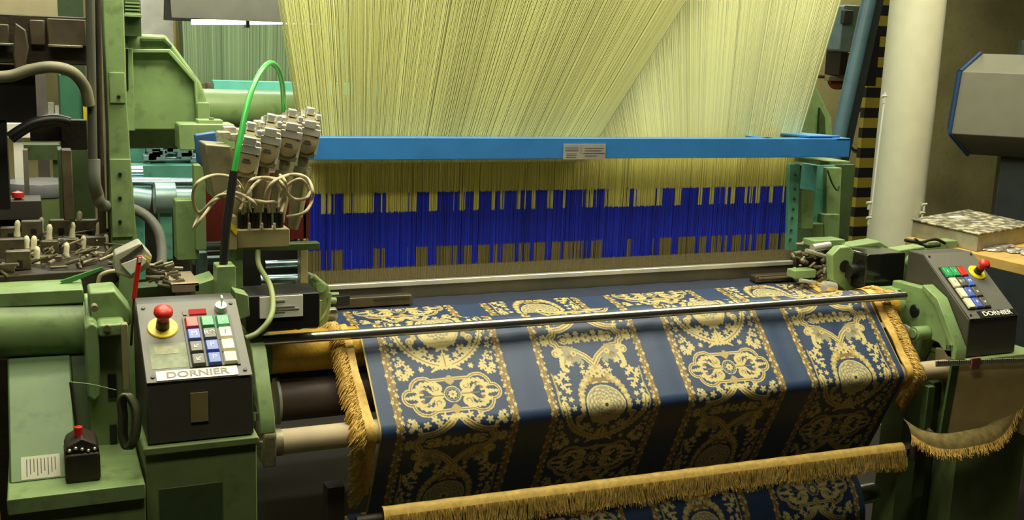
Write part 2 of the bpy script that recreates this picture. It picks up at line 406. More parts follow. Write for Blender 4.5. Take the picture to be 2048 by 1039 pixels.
def grid_faces(nr, nc):
    i = np.arange(nr*nc).reshape(nr, nc); return np.stack([i[:-1, :-1], i[:-1, 1:], i[1:, 1:], i[1:, :-1]], -1).reshape(-1, 4)
tt = np.concatenate([np.arange(-T0, .255, .0014), np.arange(.255, sarc[-1]-T0, .0025)]); xx = np.arange(X0, X1+.0007, .0014)
XX, TT = np.meshgrid(xx, tt); Y_, Z_ = pp(TT); cc = cloth_colours(XX, TT)
plain = (Y_ > 2.603) & (TT < 0); cc[plain] = np.array((.022,.03,.06))*(1+.3*(rng.random(plain.sum())-.5))[:, None]
sel = (XX < X0+.003) | (XX > X1-.003); cc[sel] = (.5,.36,.08)
ny, nz = pn(TT); rip = .0006*np.sin(XX*37+TT*9)+.0005*np.sin(XX*91)
ORG = (1.39, 2.3, .5)
cloth = thing('brocade_cloth', 'navy and gold floral brocade cloth coming off the loom over the front roller', 'cloth', ORG)
npmesh('woven_panel', np.stack([XX, Y_+ny*rip, Z_+nz*rip], -1).reshape(-1, 3), grid_faces(*XX.shape), clothm, cloth, cc.reshape(-1, 3), org=ORG)
# gold fringe tapes either side of the cloth
def side_fringe(xin, xout, sgn, t0, t1, n, strand, name, lab):
    vs, fs = [], []; nt = 160; ts = np.linspace(t0, t1, nt); w = np.linspace(0, 1, 6)
    WW, TS = np.meshgrid(w, ts); y, z = pp(TS); a, b = pn(TS)
    xi = np.interp(TS, *xin); xo = np.interp(TS, *xout); x = xi+(xo-xi)*WW; lift = .004+.002*np.sin(TS*60+WW*3)
    v1 = np.stack([x, y+a*lift, z+b*lift], -1).reshape(-1, 3); f1 = grid_faces(nt, 6)
    v0 = np.stack([x, y+a*(lift-.0025), z+b*(lift-.0025)], -1).reshape(-1, 3); f0 = grid_faces(nt, 6)[:, ::-1]+len(v1)
    tb = rng.uniform(t0, t1, n); ln = strand*rng.uniform(.55, 1.2, n); k = 5; P_ = np.zeros((n, k, 3)); ang = rng.normal(0, .35, n)
    start = rng.uniform(.55, 1., n)
    for j in range(k):
        f = j/(k-1); tj = tb+f*ln*(.55+ang*.5); yy, zz = pp(tj); a2, b2 = pn(tj); xj = np.interp(tb, *xin)+(np.interp(tb, *xout)-np.interp(tb, *xin))*start+sgn*ln*f*(.9-np.abs(ang)*.3)
        li = .005+.007*math.sin(f*PI)*rng.uniform(.3, 1.3, n); P_[:, j] = np.stack([xj, yy+a2*li, zz+b2*li-.012*f*f], -1)
    v2, f2, _ = strands(P_, .0011)
    V_ = np.concatenate([v1, v0, v2]); F_ = np.concatenate([f1, f0, f2+len(v1)+len(v0)])
    o = npmesh(name, V_, F_, gold, cloth, org=ORG); o['label'] = lab; return o
side_fringe(([-.3,.0,.1,.23,.28,.42,.5],[.632,.632,.634,.645,.648,.650,.652]), ([-.05,.0,.23,.28,.42,.5],[.604,.602,.606,.612,.630,.640]), -1, -.30, .42, 2200, .027, 'fringe', 'loose gold fringe tape along the left edge')
side_fringe(([-.05,.1,.24,.3,.5],[2.131,2.134,2.131,2.131,2.129]), ([-.05,.1,.24,.3,.5],[2.178,2.176,2.170,2.155,2.145]), 1, -.30, .34, 1700, .028, 'fringe', 'gold fringe along the right edge')
# lower hanging gold fringe in front of the dark cloth, and its rail
rail = thing('guard_rail', 'dark rail under the hanging cloth that carries the long gold fringe', 'rail', (1.39, 2.13, .56))
MB().cyl((.60,2.125,.615), (2.17,2.125,.597), .012).build('rail_tube', dark, rail)
n = 1900; k = 5; P_ = np.zeros((n, k, 3)); x = rng.uniform(.655, 2.118, n)
zt = .640-(x-.655)*.0155
ln = (.052+.004*np.sin(x*40))*rng.uniform(.75, 1.05, n)
for j in range(k):
    f = j/(k-1); P_[:, j] = np.stack([x+.006*f*f*np.sin(x*25)+rng.normal(0, .0012, n)*f, 2.094-.008*f+rng.normal(0,.0012,n), zt-.008-ln*f], -1)
v2, f2, _ = strands(P_, .0009)
xs_ = np.linspace(.655, 2.12, 120); prof_ = [(2.126,-.004),(2.121,.004),(2.112,.006),(2.103,.0),(2.098,-.012),(2.094,-.022),(2.095,-.026),(2.1,-.015)]
g_ = np.array([[(xv, py, .640-(xv-.655)*.0155+pz+.0004*math.sin(xv*70+i)) for xv in xs_] for i, (py, pz) in enumerate(prof_)]).reshape(-1, 3)
hem = npmesh('fringe_trim', np.concatenate([g_, v2]), np.concatenate([grid_faces(len(prof_), 120), f2+len(g_)]), mat('shaded_gold_yarn', (.46,.31,.07), .65, var=.22, scale=60, bump=.3), None, org=(1.39,2.1,.57))  # same gold yarn as the side fringes, its shade put into a darker colour
tag(hem, 'long horizontal gold fringe hanging below the dark lower part of the cloth', 'fringe')
# roll of finished cloth underneath
rollr = thing('fabric_roll', 'large roll of finished brocade in shadow at the bottom below the gold fringe', 'fabric roll', (1.39, 2.36, .20))
an = np.linspace(R(80), R(330), 260); xr = np.arange(X0, X1+.001, .0025); XX2, AA = np.meshgrid(xr, an)
rr = .158; c2 = cloth_colours(XX2, AA*rr+.02)
npmesh('wound_cloth', np.stack([XX2, 2.385+rr*np.cos(AA+.0), .345+rr*np.sin(AA)], -1).reshape(-1, 3), grid_faces(*XX2.shape), clothm, rollr, c2.reshape(-1, 3), org=(1.39,2.36,.20))
m_ = MB(); m_.cyl((X0+.002,2.385,.345), (X1-.002,2.385,.345), .150, seg=40).build('roll_core', card, rollr)
MB().cyl((.45,2.385,.345), (2.30,2.385,.345), .03).build('shaft', steel, rollr)
# ------------------------------------------------------------------ rollers, rod and tube
MB().cyl((.425,2.268,.995), (2.225,2.268,.992), .0115, seg=28).build('guide_rod', steel)
tag(bpy.data.objects['guide_rod'], 'long polished steel rod running across above the cloth roller', 'rod')
rl = thing('takeup_roller', 'yellow rubber-covered take-up roller under the cloth, bare at both ends', 'roller', (1.39,2.335,.89))
MB().cyl((.455,2.335,.947), (2.235,2.335,.947), .047, seg=40).build('roller_sleeve', rubbery, rl)
m_ = MB(); m_.lathe((.41,2.335,.947), (1,0,0), [(0,.012),(.02,.012),(.02,.03),(.045,.047)]).lathe((2.235,2.335,.947), (1,0,0), [(0,.049),(.012,.049),(.02,.03),(.045,.02)]).build('end_cap', green, rl)
rl = thing('pressure_roller', 'dark brown roller with pale end discs tucked under the yellow roller', 'roller', (1.39,2.31,.79))
MB().cyl((.47,2.31,.842), (2.27,2.31,.842), .046, seg=36).build('roller_sleeve', brownr, rl)
for x in (.462, 2.272): MB().lathe((x,2.31,.842), (1,0,0), [(0,.044),(.002,.052),(.008,.052),(.01,.044)], 36).build('end_disc', hazy, rl)
rl = thing('cardboard_tube', 'front cardboard tube the cloth bends over, both ends showing', 'tube', (1.39,2.165,.77))
MB().cyl((.445,2.165,.800), (2.305,2.165,.800), .0268, seg=36).build('tube_sleeve', card, rl)
for a, b in ((.425,.447),(2.302,2.325)): MB().cyl((a,2.165,.8), (b,2.165,.8), .0285, seg=30).build('end_ring', olive, rl)
MB().cyl((.38,2.165,.8), (2.36,2.165,.8), .010).build('axle', steel, rl)
# green side brackets holding those rollers
def bracket(x0, x1, label, hole):
    t = thing('roller_bracket', label, 'bracket', ((x0+x1)/2, 2.25, .74))
    poly = [(2.40,1.005),(2.27,1.008),(2.22,.98),(2.150,.875),(2.138,.84),(2.160,.833),(2.20,.865),(2.235,.868),(2.27,.79),(2.40,.77)]
    MB().prism(poly, 'x', x0, x1).build('side_plate', green, t, .004)
    m = MB().prism([(2.275,1.018),(2.215,.99),(2.128,.868),(2.128,.835),(2.142,.835),(2.150,.866),(2.225,.97),(2.277,1.004)], 'x', x0-.006, x1+.003); m.build('flange', green, t, .002)
    m = MB(); m.lathe((x0-.004,2.30,.935), (1,0,0), [(0,.016),(.003,.019),(.006,.019)]); m.build('pivot_hole', black, t)
    MB().cyl((x0-.05,2.245,.885), (x0,2.245,.885), .020).cyl((x0-.055,2.245,.885), (x0-.05,2.245,.885), .014).build('spindle_boss', green, t, .002)
    m = MB().prism([(2.13,.76),(2.20,.76),(2.21,.85),(2.15,.86),(2.125,.83)], 'x', x0+.0, x1+.006); m.build('tube_bearing', olive, t, .004)
    MB().cyl((x0-.01,2.15,.86), (x0-.01,2.15,.875), .008).cyl((x0+.01,2.15,.84),(x0+.01,2.15,.885),.006).build('bolt', steel, t)
    return t
bracket(.402, .424, 'green cast roller bracket beside the left control console', 0)
bt = bracket(2.300, 2.330, 'green cast roller bracket with a dark hole at the right end of the rollers', 1)
# ------------------------------------------------------------------ control consoles
def console(x0, x1, yf, zb, zt, yb, label, mirror):
    t = thing('control_console', label, 'control console', ((x0+x1)/2, yf+.1, zb-.105))
    w = x1-x0; z0 = zb-.105
    MB().prism([(yf,z0),(yf+.004,zb),(yb,zt),(yb+.06,zt),(yb+.06,z0)], 'x', x0, x1).build('housing', charcoal, t, .003)
    L = math.dist((yf,zb),(yb,zt)); ey = V((0,(yb-yf)/L,(zt-zb)/L)); ex = V((1,0,0)); ez = ex.cross(ey)
    M = Matrix((ex, ey, ez)).transposed().to_4x4(); M.translation = V((x0, yf+.002, zb+.001))
    def lb(mb, a, b, c, e, h0, h1, ch=0):
        mb.M = M; mb.prism([(a+ch,c),(b-ch,c),(b,c+ch),(b,e-ch),(b-ch,e),(a+ch,e),(a,e-ch),(a,c+ch)] if ch else [(a,c),(b,c),(b,e),(a,e)], 'z', h0, h1); return mb
    pl = lb(MB(), .001, w-.001, .001, L-.002, 0, .0022).build('panel', panelg, t, .0008)
    m = MB(); m.M = M
    for a in (.012, w-.012):
        for b in (.014, L-.014): m.cyl((a,b,.002),(a,b,.0045),.0035, seg=12)
    m.build('screw', black, pl)
    fx = (lambda q: q) if not mirror else (lambda q: w-q)
    # emergency stop
    cx, cy = fx(.040), L*.66
    m = MB(); m.M = M; m.lathe((cx,cy,.002), (0,0,1), [(0,.0265),(.0015,.0265),(.003,.025)], 36); es = m.build('emergency_stop', yellow, t); es['label'] = 'yellow round plate with red mushroom button'
    m = MB(); m.M = M; m.lathe((cx,cy,.004), (0,0,1), [(0,.012),(.018,.011)]); m.build('collar', black, es)
    m = MB(); m.M = M; m.lathe((cx,cy,.021), (0,0,1), [(0,.010),(.012,.0095),(.015,.015),(.018,.0165),(.024,.016),(.028,.0125),(.030,.006),(.0305,.0)], 30); m.build('button', red, es)
    # keys: four rows of three
    kw, kh = w*.152, L*.155; kx0 = w*.44 if not mirror else w*.10
    base = lb(MB(), kx0-.003, kx0+3*kw+.001, L*.135, L*.135+4*kh+.002, .002, .005).build('keypad_base', black, t)
    rows = [[red,kgreen,kgreen],[kblue,kgrey,kwhite],[kgrey,kblue,kwhite],[kgrey,kblue,kwhite]]
    sym = [['','I','I'],['M','R\u2191','I'],['\u2199','P',''],['\u2199','P','']]
    for r_ in range(4):
        for c in range(3):
            cm = rows[r_][c if not mirror else 2-c]; a = kx0+c*kw; b = L*.135+(3-r_)*kh+.001
            m = MB(); m.M = M; q = .0022
            A = m.verts([(a,b,.005),(a+kw-.003,b,.005),(a+kw-.003,b+kh-.003,.005),(a,b+kh-.003,.005)])
            B = m.verts([(a+q,b+q,.0115),(a+kw-.003-q,b+q,.0115),(a+kw-.003-q,b+kh-.003-q,.0115),(a+q,b+kh-.003-q,.0115)])
            m._f(A[::-1]); m._f(B)
            for i in range(4): m._f([A[i],A[(i+1)%4],B[(i+1)%4],B[i]])
            ko = m.build('key', cm, t, .0008); ko['label'] = {red:'red key',kgreen:'green key',kblue:'blue key',kgrey:'grey key',kwhite:'cream key'}[cm]
            s = sym[r_][c if not mirror else 2-c]
            if s: text(s, .015, M @ Matrix.Translation((a+(kw-.003)/2, b+(kh-.003)/2, .0118)), ink if cm is kwhite else white, 'key_mark', ko, .0003)
    if not mirror:
        lb(MB(), w*.44, w*.475, L*.80, L*.855, .002, .004).build('indicator', maroon, t)
        dm = mat('red_display', (.25,.01,.01), .6, emit=(.8,.02,.03), es=.25, spec=.1)
        lb(MB(), w*.50, w*.67, L*.80, L*.865, .002, .005).build('display', dm, t)
        m = MB(); m.M = M; m.lathe((w*.82,L*.855,.002),(0,0,1),[(0,.0115),(.004,.0115),(.012,.010),(.013,.006)]); ks = m.build('key_switch', chrome, t)
        m = MB(); m.M = M; m.prism([(w*.82-.0012,L*.855-.004),(w*.82+.0012,L*.855-.004),(w*.82+.0012,L*.855+.004),(w*.82-.0012,L*.855+.004)], 'z', .014, .034); m.build('key_blade', chrome, ks)
        st = mat('worn_sticker', (.22,.26,.16), .6, var=.25, scale=60)
        lb(MB(), w*.07, w*.42, L*.16, L*.46, .002, .0026).build('worn_sticker', st, t)
        lb(MB(), w*.12, w*.34, L*.33, L*.43, .0026, .0030).build('worn_label', mat('stained_label',(.33,.33,.2),.6,var=.3,scale=70), t)
        lb(MB(), w*.10, w*.86, L*.015, L*.125, .002, .004, .001).build('name_plate', white, t)
        text('DORNIER', .019, M @ Matrix.Translation((w*.48, L*.068, .0042)), mat('plate_letters',(.2,.17,.12),.5), 'name_letters', t, .0004, ext=.0003, sx=1.28)
        m = MB(); m.box(x0+w*.40, x0+w*.565, yf-.0012, yf+.002, z0+.033, z0+.085); m.build('paper_label', mat('yellowed_label',(.24,.19,.07),.7,var=.2), t)
    else:
        lb(MB(), w*.22, w*.98, L*.012, L*.10, .002, .0035).build('name_plate', black, t)
        text('DORNIER', .021, M @ Matrix.Translation((w*.60, L*.056, .0037)), white, 'name_letters', t, .0004, ext=.0003, sx=1.2)
    return t
console(.152, .330, 1.83, 1.052, 1.152, 2.00, 'grey sloping control console with keypad beside the left roller bracket', False)
console(2.335, 2.520, 2.13, .945, 1.095, 2.325, 'charcoal control console with keypad at the right end of the loom', True)
def cabinet(x0, x1, y0, y1, zt, label, recess):
    t = thing('cabinet', label, 'cabinet', ((x0+x1)/2, (y0+y1)/2, 0))
    MB().box(x0, x1, y0, y1, 0, zt-.012, .003).build('body', greenc, t, .003)
    MB().box(x0-.004, x1+.004, y0-.006, y1, zt-.014, zt, .003).build('top_rim', green if not recess else greenc, t, .003)
    if recess: MB().box(x0+.02, x1-.06, y0-.002, y0+.003, .3, .868).build('recess_shade', greend, t, .001)  # dark panel painted on for the shade inside an open recess
    return t
cabinet(.147, .334, 1.826, 2.10, .945, 'green sheet-metal cabinet carrying the left control console', 1)
cabinet(2.333, 2.60, 2.12, 2.42, .838, 'green cabinet carrying the right control console', 0)
# ------------------------------------------------------------------ harness, beam, heddles, reed
HB = 2.76
harn = mat('harness_cord', (0,0,0), .5, attr='tint', var=.06, scale=3, spec=.3)
def harness(u_bot, u_top, base, name, label, dy, cols=420, rows=6, rad=.0019):
    xb = [at(u, 281, y=HB).x for u in u_bot]; zb_ = at(u_bot[0], 300, y=HB).z; ztop = 2.35
    xt = [at(u, 0, y=HB).x for u in u_top]; z0 = at(u_top[0], 0, y=HB).z; zref = at(900, 281, y=HB).z
    k = (ztop-zref)/(z0-zref)
    P_ = []; tint = []
    for r_ in range(rows):
        f = (np.arange(cols)+rng.uniform(-.35,.35,cols)+.5*(r_ % 2))/cols; f = np.clip(f, 0, 1)
        xbb = xb[0]+(xb[1]-xb[0])*f; xtt = xt[0]+(xt[1]-xt[0])*f; xtt = xbb+(xtt-xbb)*k
        yb = HB-.03+dy+.022*r_; yt = yb+.03*(r_-1)
        P_.append(np.stack([np.stack([xbb, np.full(cols, yb), np.full(cols, 1.33)], -1), np.stack([xtt, np.full(cols, yt), np.full(cols, ztop)], -1)], 1))
        s = 1+.07*np.sin(f*23+r_)+rng.normal(0, .09, cols); s = np.where(rng.random(cols) < .006, .4, s)
        tint.append(np.array(base)[None]*np.clip(s, .3, 1.5)[:, None]*(1, 1, 1))
    P_ = np.concatenate(P_); v, f_, c = strands(P_, rad, np.concatenate(tint))
    o = npmesh(name, v, f_, harn, None, c, org=(float(P_[:,0,0].mean()), HB, 1.33))
    tag(o, label, 'harness cords', 'jacquard harness cords', 'stuff'); return o
harness((606,1150), (560,1312), (.50,.52,.20), 'harness_cords', 'fan of yellow-green harness cords on the left, above the blue beam', -.03, 330, 3, .00125)
harness((1150,1592), (1045,1667), (.72,.76,.38), 'harness_cords', 'fan of yellow harness cords on the right, tinted paler for the light, above the blue beam', .035)  # stronger light on the right fan is put into this paler cord colour
# heddle curtain below the beam
xa, xb = at(612, 430, y=2.75).x, at(1576, 400, y=2.75).x
zl, zr = at(640, 386, y=2.75).z, at(1570, 374, y=2.75).z
zlow = at(640, 500, y=2.75).z; drop = .052
gaps = [(640,648),(651,659),(684,698),(701,744),(757,761),(769,812),(815,829),(855,870),(916,919),(921,925),(944,952),(979,984),(996,999),(1001,1004),(1029,1035),(1044,1047),(1058,1065),(1089,1093),(1095,1100),(1121,1125),(1166,1171),(1174,1180),(1204,1208),(1212,1252),(1262,1265),(1268,1271),(1273,1304),(1308,1318),(1343,1348),(1350,1355),(1390,1397),(1413,1420),(1443,1447),(1455,1458),(1460,1463),(1482,1487),(1492,1494),(1496,1498),(1505,1512),(1531,1538),(1557,1560)]
gx = [(at(a, 400, y=2.75).x, at(b+1, 400, y=2.75).x) for a, b in gaps]
cols, rows = 720, 4; Pu, Pb, Pg = [], [], []; tu, tb_, tg = [], [], []
for r_ in range(rows):
    x = np.linspace(xa, xb, cols)+rng.normal(0, .0006, cols)+.0009*(r_ % 2); y = np.full(cols, 2.735+.018*r_)
    low = np.zeros(cols, bool)
    for a, b in gx: low |= (x > a) & (x < b)
    low ^= rng.random(cols) < .012
    dz = np.where(low, -drop, 0)+rng.normal(0, .0012, cols)
    za = zl+(zr-zl)*(x-xa)/(xb-xa)*.3+dz; zb2 = za-(zl-zlow)+.002
    s3 = lambda z1, z2: np.stack([np.stack([x, y, z1], -1), np.stack([x, y, z2], -1)], 1)
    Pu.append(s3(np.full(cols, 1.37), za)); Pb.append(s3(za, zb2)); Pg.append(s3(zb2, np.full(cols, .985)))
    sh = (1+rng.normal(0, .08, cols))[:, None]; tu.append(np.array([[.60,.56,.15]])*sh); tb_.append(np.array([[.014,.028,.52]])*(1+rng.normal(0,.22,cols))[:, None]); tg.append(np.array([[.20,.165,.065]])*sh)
hed = thing('heddle_curtain', 'curtain of yellow heddle cords with bright blue eyelets between blue beam and reed', 'heddles', ((xa+xb)/2, 2.75, .985)); hed['kind'] = 'stuff'
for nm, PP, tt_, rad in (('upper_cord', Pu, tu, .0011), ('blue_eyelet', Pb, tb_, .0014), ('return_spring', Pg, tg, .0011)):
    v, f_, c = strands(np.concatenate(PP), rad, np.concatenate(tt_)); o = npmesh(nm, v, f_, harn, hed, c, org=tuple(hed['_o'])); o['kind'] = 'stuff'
# warp sheet behind the heddles (dark navy threads running back) 
n = 520; x = np.linspace(xa+.02, xb-.02, n); P_ = np.stack([np.stack([x, np.full(n, 2.70), np.full(n, .985)], -1), np.stack([x, np.full(n, 3.6), np.full(n, 1.02)], -1)], 1)
v, f_, c = strands(P_, .0014, np.tile(np.array([[.03,.035,.07]]), (n, 1)))
tag(npmesh('warp_threads', v, f_, harn, None, c, org=(1.4,3.1,.98)), 'sheet of dark warp threads running back behind the heddles', 'warp threads', None, 'stuff')
# blue beam
bm_ = thing('harness_beam', 'long bright blue steel beam across the harness with a grey maker plate', 'beam', (1.5, 2.67, 1.33))
xl, xr_ = at(617, 305, y=2.64).x, at(1697, 300, y=2.64).x
MB().box(xl, xr_, 2.64, 2.655, 1.344, 1.397, .002).box(xl, xr_, 2.64, 2.69, 1.394, 1.4, 0).build('channel', blue, bm_, .0015)
p = at(1128, 288, y=2.638); q = at(1210, 318, y=2.638)
MB().box(p.x, q.x, 2.637, 2.640, q.z, p.z).build('maker_plate', mat('plate_metal', (.5,.48,.38), .4, .5), bm_)
mp = bm_.children[-1]; w = q.x-p.x; h = p.z-q.z
m = MB(); m.box(p.x+w*.04, p.x+w*.34, 2.6362, 2.638, p.z-h*.42, p.z-h*.16).box(p.x+w*.40, p.x+w*.415, 2.6362, 2.638, p.z-h*.62, p.z-h*.15)
for i, (a, b) in enumerate(((.5,.95),(.5,.9),(.46,.98),(.5,.8))): m.box(p.x+w*a, p.x+w*b, 2.6362, 2.638, p.z-h*(.26+.17*i), p.z-h*(.22+.17*i))
for i in range(3): m.box(p.x+w*.06, p.x+w*.3, 2.6362, 2.638, p.z-h*(.62+.12*i), p.z-h*(.59+.12*i))
m.build('plate_lettering', mat('faded_blue_ink', (.16,.16,.2), .6), mp)
m = MB().box(xr_-.05, xr_+.004, 2.64, 3.0, 1.395, 1.402).box(xr_-.003, xr_+.004, 2.64, 3.0, 1.344, 1.40).box(xr_-.30, xr_-.27, 2.66, 3.05, 1.39, 1.40)
m.build('end_bracket', blue, bm_, .001)
m = MB().prism([(xr_-.14,2.66),(xr_-.02,2.66),(xr_-.20,3.1),(xr_-.26,3.1)], 'z', 1.402, 1.408); m.build('gusset', blue, bm_, .001)
# reed and lay
rd = thing('reed_beam', 'white aluminium reed cap above a dark steel lay bar at the edge of the weaving', 'reed', (1.41, 2.68, .96))
MB().box(.625, 2.185, 2.672, 2.690, 1.004, 1.018, .003).build('reed_cap', alu, rd, .002)
MB().box(.63, 2.18, 2.676, 2.700, .965, 1.004).build('lay_bar', mat('lay_steel', (.14,.13,.09), .4, .5), rd, .001)
# reed dents
n = 900; x = np.linspace(.64, 2.17, n); P_ = np.stack([np.stack([x, np.full(n, 2.694), np.full(n, 1.018)], -1), np.stack([x, np.full(n, 2.70), np.full(n, 1.05)], -1)], 1)
v, f_, c = strands(P_, .0005, np.tile(np.array([[.2,.17,.09]]), (n, 1))); npmesh('dents', v, f_, harn, rd, c, org=tuple(rd['_o']))['kind'] = 'stuff'
# temples
tm = thing('temple', 'dark steel temple bar gripping the left edge of the cloth near the reed', 'temple', (.76, 2.62, .965))
m = MB().box(.67, .885, 2.615, 2.645, .968, .994, .004); m.build('bar', mat('temple_steel', (.1,.085,.055), .35, .6, dirt=.3), tm, .002)
m = MB().box(.78, .875, 2.611, 2.616, .982, .988); m.build('slot', black, tm)
MB().cyl((.655,2.63,1.0), (.69,2.63,1.0), .009).cyl((.655,2.63,.975), (.68,2.63,.975), .008).build('green_stud', green, tm)
MB().lathe((.618,2.50,.985), (1,0,0), [(0,.010),(.004,.017),(.03,.017),(.034,.012)]).build('chrome_drum', chrome, tm)
tm = thing('temple', 'steel temple bar on the right edge of the cloth beside the chrome thread cutter', 'temple', (2.08, 2.62, .965))
m = MB().box(1.97, 2.17, 2.615, 2.645, .968, .990, .004); m.build('bar', MATS['temple_steel'], tm, .002)
MB().box(1.98, 2.12, 2.611, 2.616, .980, .985).build('slot', olive, tm)
# ------------------------------------------------------------------ weft selector bank (four units)
xY = lambda u, v, Y: at(u, v, y=Y)
def selector(label, first=None):
    t = thing('weft_selector', label, 'weft selector', (0, 0, 0), 'weft selector units')
    # local: face at y=0, body runs back; disc centre at (0,0,0); slanted body
    MB().prism([(-.006,-.03),(.075,-.02),(.082,.045),(.05,.062),(-.004,.045)], 'x', -.018, .020).build('body', olive, t, .003)
    m = MB().lathe((.0,-.006,.0), (0,-1,0), [(0,.021),(.004,.021),(.006,.018),(.0062,.0)], 28); m.build('disc', mat('dull_disc', (.36,.31,.17), .4, .4), t)
    m = MB().box(-.008, .008, -.0135, -.011, -.0015, .0015).box(-.006,.006,-.0135,-.011,.004,.0055); m.build('engraving', ink, t)
    m = MB().box(-.02,.021,-.012,.03,.026,.040,.003).box(-.012,.012,-.016,-.01,.030,.046).box(-.022,-.012,-.004,.05,.044,.054).box(.010,.02,0,.055,.048,.06).box(-.008,.008,.02,.05,.055,.070); m.build('clip_block', chrome, t, .002)
    m = MB().box(-.019,.021,-.014,-.008,.016,.030).box(.017,.023,-.010,.01,-.02,.03); m.build('front_clip', chrome, t, .001)
    for sx in (-.012, .012): MB().cyl((sx,.01,.05), (sx,.01,.066), .004, seg=10).build('screw', chrome, t)
    m = MB().cyl((0,.012,-.03), (.003,.014,-.05), .010, .012).lathe((.003,.014,-.05),(0.02,0,-1),[(0,.017),(.012,.019),(.05,.018),(.10,.014),(.13,.010)], 20); m.build('guide_column', olive, t)
    MB().cyl((.012,-.004,-.055), (.014,-.004,-.15), .0045, seg=10).build('push_rod', beigem, t)
    return t
s0 = selector('weft selector unit with round disc, nearest and lowest of the four')
spots = [((492,318), 2.30, 'weft selector unit with round disc, leftmost of the four in front of the blue box'), ((533,299), 2.36, 'weft selector unit with round disc, second from the left'),
         ((576,287), 2.42, 'weft selector unit with round disc, third from the left'), ((613,281), 2.49, 'weft selector unit with round disc, rightmost of the four next to the blue beam')]
for i, ((u, v), Y, lab) in enumerate(spots):
    p = at(u, v+4, y=Y)
    if i == 0: s0.location = p; s0['_o'] = tuple(p); s0['label'] = lab; s0.rotation_euler = (0, R(10), R(-8)); s0.scale = (1.15, 1.15, 1.15)
    else: dup(s0, p, lab)
sb = thing('selector_housing', 'olive slab housing with a blue side plate left of the weft selectors', 'housing', (.34, 2.36, 1.2))
m = MB().pxpoly([(410,288),(462,292),(470,330),(462,398),(428,398),(418,345)], 2.31, .10); m.build('slab', olive, sb, .003)
m = MB().pxpoly([(391,270),(432,264),(436,300),(418,345),(396,325)], 2.42, .03); m.build('side_plate', mat('side_blue', (.03,.10,.28), .5, dirt=.3), sb, .002)
m = MB(); 
for i, (u, v) in enumerate(((446,268),(468,272),(458,258),(482,262),(500,252),(520,246),(536,240),(560,236),(520,262),(545,252))):
    p = at(u, v, y=2.36+.01*i); m.box(p.x-.012, p.x+.014, p.y-.012, p.y+.02, p.z-.01, p.z+.006, .002)
m.build('clip_rail', mat('highlight_chrome', (.62,.58,.44), .3, .5, var=.35, scale=60), sb, .0015)  # cream colour stands in for bright reflections on the chrome clips
m = MB().px(408,345,620,480,2.58,.02); m.build('back_plate', maroon, sb)
m = MB().px(600,345,617,585,2.60,.03); m.build('edge_post', beigem, sb, .002)
m = MB().px(607,360,612,480,2.58,.01); m.build('yellow_strip', yellow, sb)
# valve block with four plugs and cable loops
vb = thing('valve_block', 'beige terminal box with four black plugs below the weft selectors', 'terminal box', (.44, 2.3, 1.17))
MB().px(474,458,580,495,2.28,.05,.003).build('box', beigem, vb, .003)
m = MB().px(456,432,474,500,2.26,.03); m.build('end_plate', beigem, vb, .002); MB().pxpoly([(459,440),(476,462),(472,470),(457,452)], 2.255, .004).build('yellow_tag', yellow, vb)
for i in range(4):
    u = 488+24*i; a = at(u, 452, y=2.285); MB().cyl((a.x,2.30,a.z-.012),(a.x,2.30,a.z+.028),.0105,seg=14).cyl((a.x,2.30,a.z+.026),(a.x,2.30,a.z+.038),.006,seg=12).build('plug', black, vb)
for i in range(3):
    a = at(500+25*i, 458, y=2.275); MB().cyl((a.x,2.282,a.z),(a.x,2.282,a.z+.012),.003,seg=8).build('stud', cream, vb)
loops = [[(486,428),(480,400),(440,390),(400,430),(388,456),(400,440),(440,392),(480,372)],
         [(510,428),(508,405),(470,385),(430,400),(398,425),(386,395),(395,365),(430,350),(470,358),(488,390),(480,420)],
         [(534,428),(530,395),(545,365),(575,350),(605,352),(622,372),(624,400),(608,425),(575,433)],
         [(558,428),(560,400),(570,375),(600,358),(618,380),(612,396),(590,398),(574,385),(570,362),(560,350)],
         [(500,425),(495,390),(520,360),(550,357),(568,372),(570,400),(562,425)],
         [(538,425),(535,385),(558,358),(590,348),(616,358),(626,385),(622,402)],
         [(492,388),(500,362),(520,355),(545,358),(560,380),(556,415)],
         [(560,425),(552,405),(530,404),(505,400),(488,404)]]
for i, lp in enumerate(loops):
    pts = [at(u, v, y=2.235+.012*((j*3+i*2) % 5)+.05*(j == 0)) for j, (u, v) in enumerate(lp)]
    tag(MB().tube(pts, .0034, 7).build('cable', beige), ['beige cable looping out to the left in front of the olive slab','beige cable making the widest loop on the left of the plugs','beige cable arching to the right over the plugs','beige cable curling in a small ring at the right','beige cable arching over the middle plugs','outermost beige cable on the right by the blue eyelets','short beige cable rising above the middle plugs','beige cable lying low across the black plugs'][i], 'cable', 'cables of the weft selectors')
pts = [at(u, v, y=Y) for u, v, Y in ((516,497,2.29),(518,530,2.27),(540,570,2.22),(546,610,2.18),(538,640,2.15),(515,665,2.14),(490,676,2.13))]
tag(MB().tube(pts, .0058, 10).build('conduit', mat('olive_conduit', (.27,.33,.13), .5)), 'olive green conduit hanging from the terminal box down past the white label', 'conduit')
gh = thing('compressed_air_hose', 'bright green hose arching up from a black sleeve beside the selectors', 'hose', (.36, 2.2, 1.1))
pts = [at(u, v, y=Y) for u, v, Y in ((467,350,2.20),(478,290,2.21),(493,215,2.24),(512,160,2.28),(535,128,2.33),(552,132,2.38),(563,160,2.42),(567,200,2.46),(568,245,2.50))]
MB().tube(pts, .0058, 12, 8).build('green_tube', hgreen, gh)
MB().tube([at(u, v, y=Y) for u, v, Y in ((468,342,2.198),(460,400,2.19),(452,460,2.18),(446,540,2.17))], .0085, 12).build('black_sleeve', black, gh)
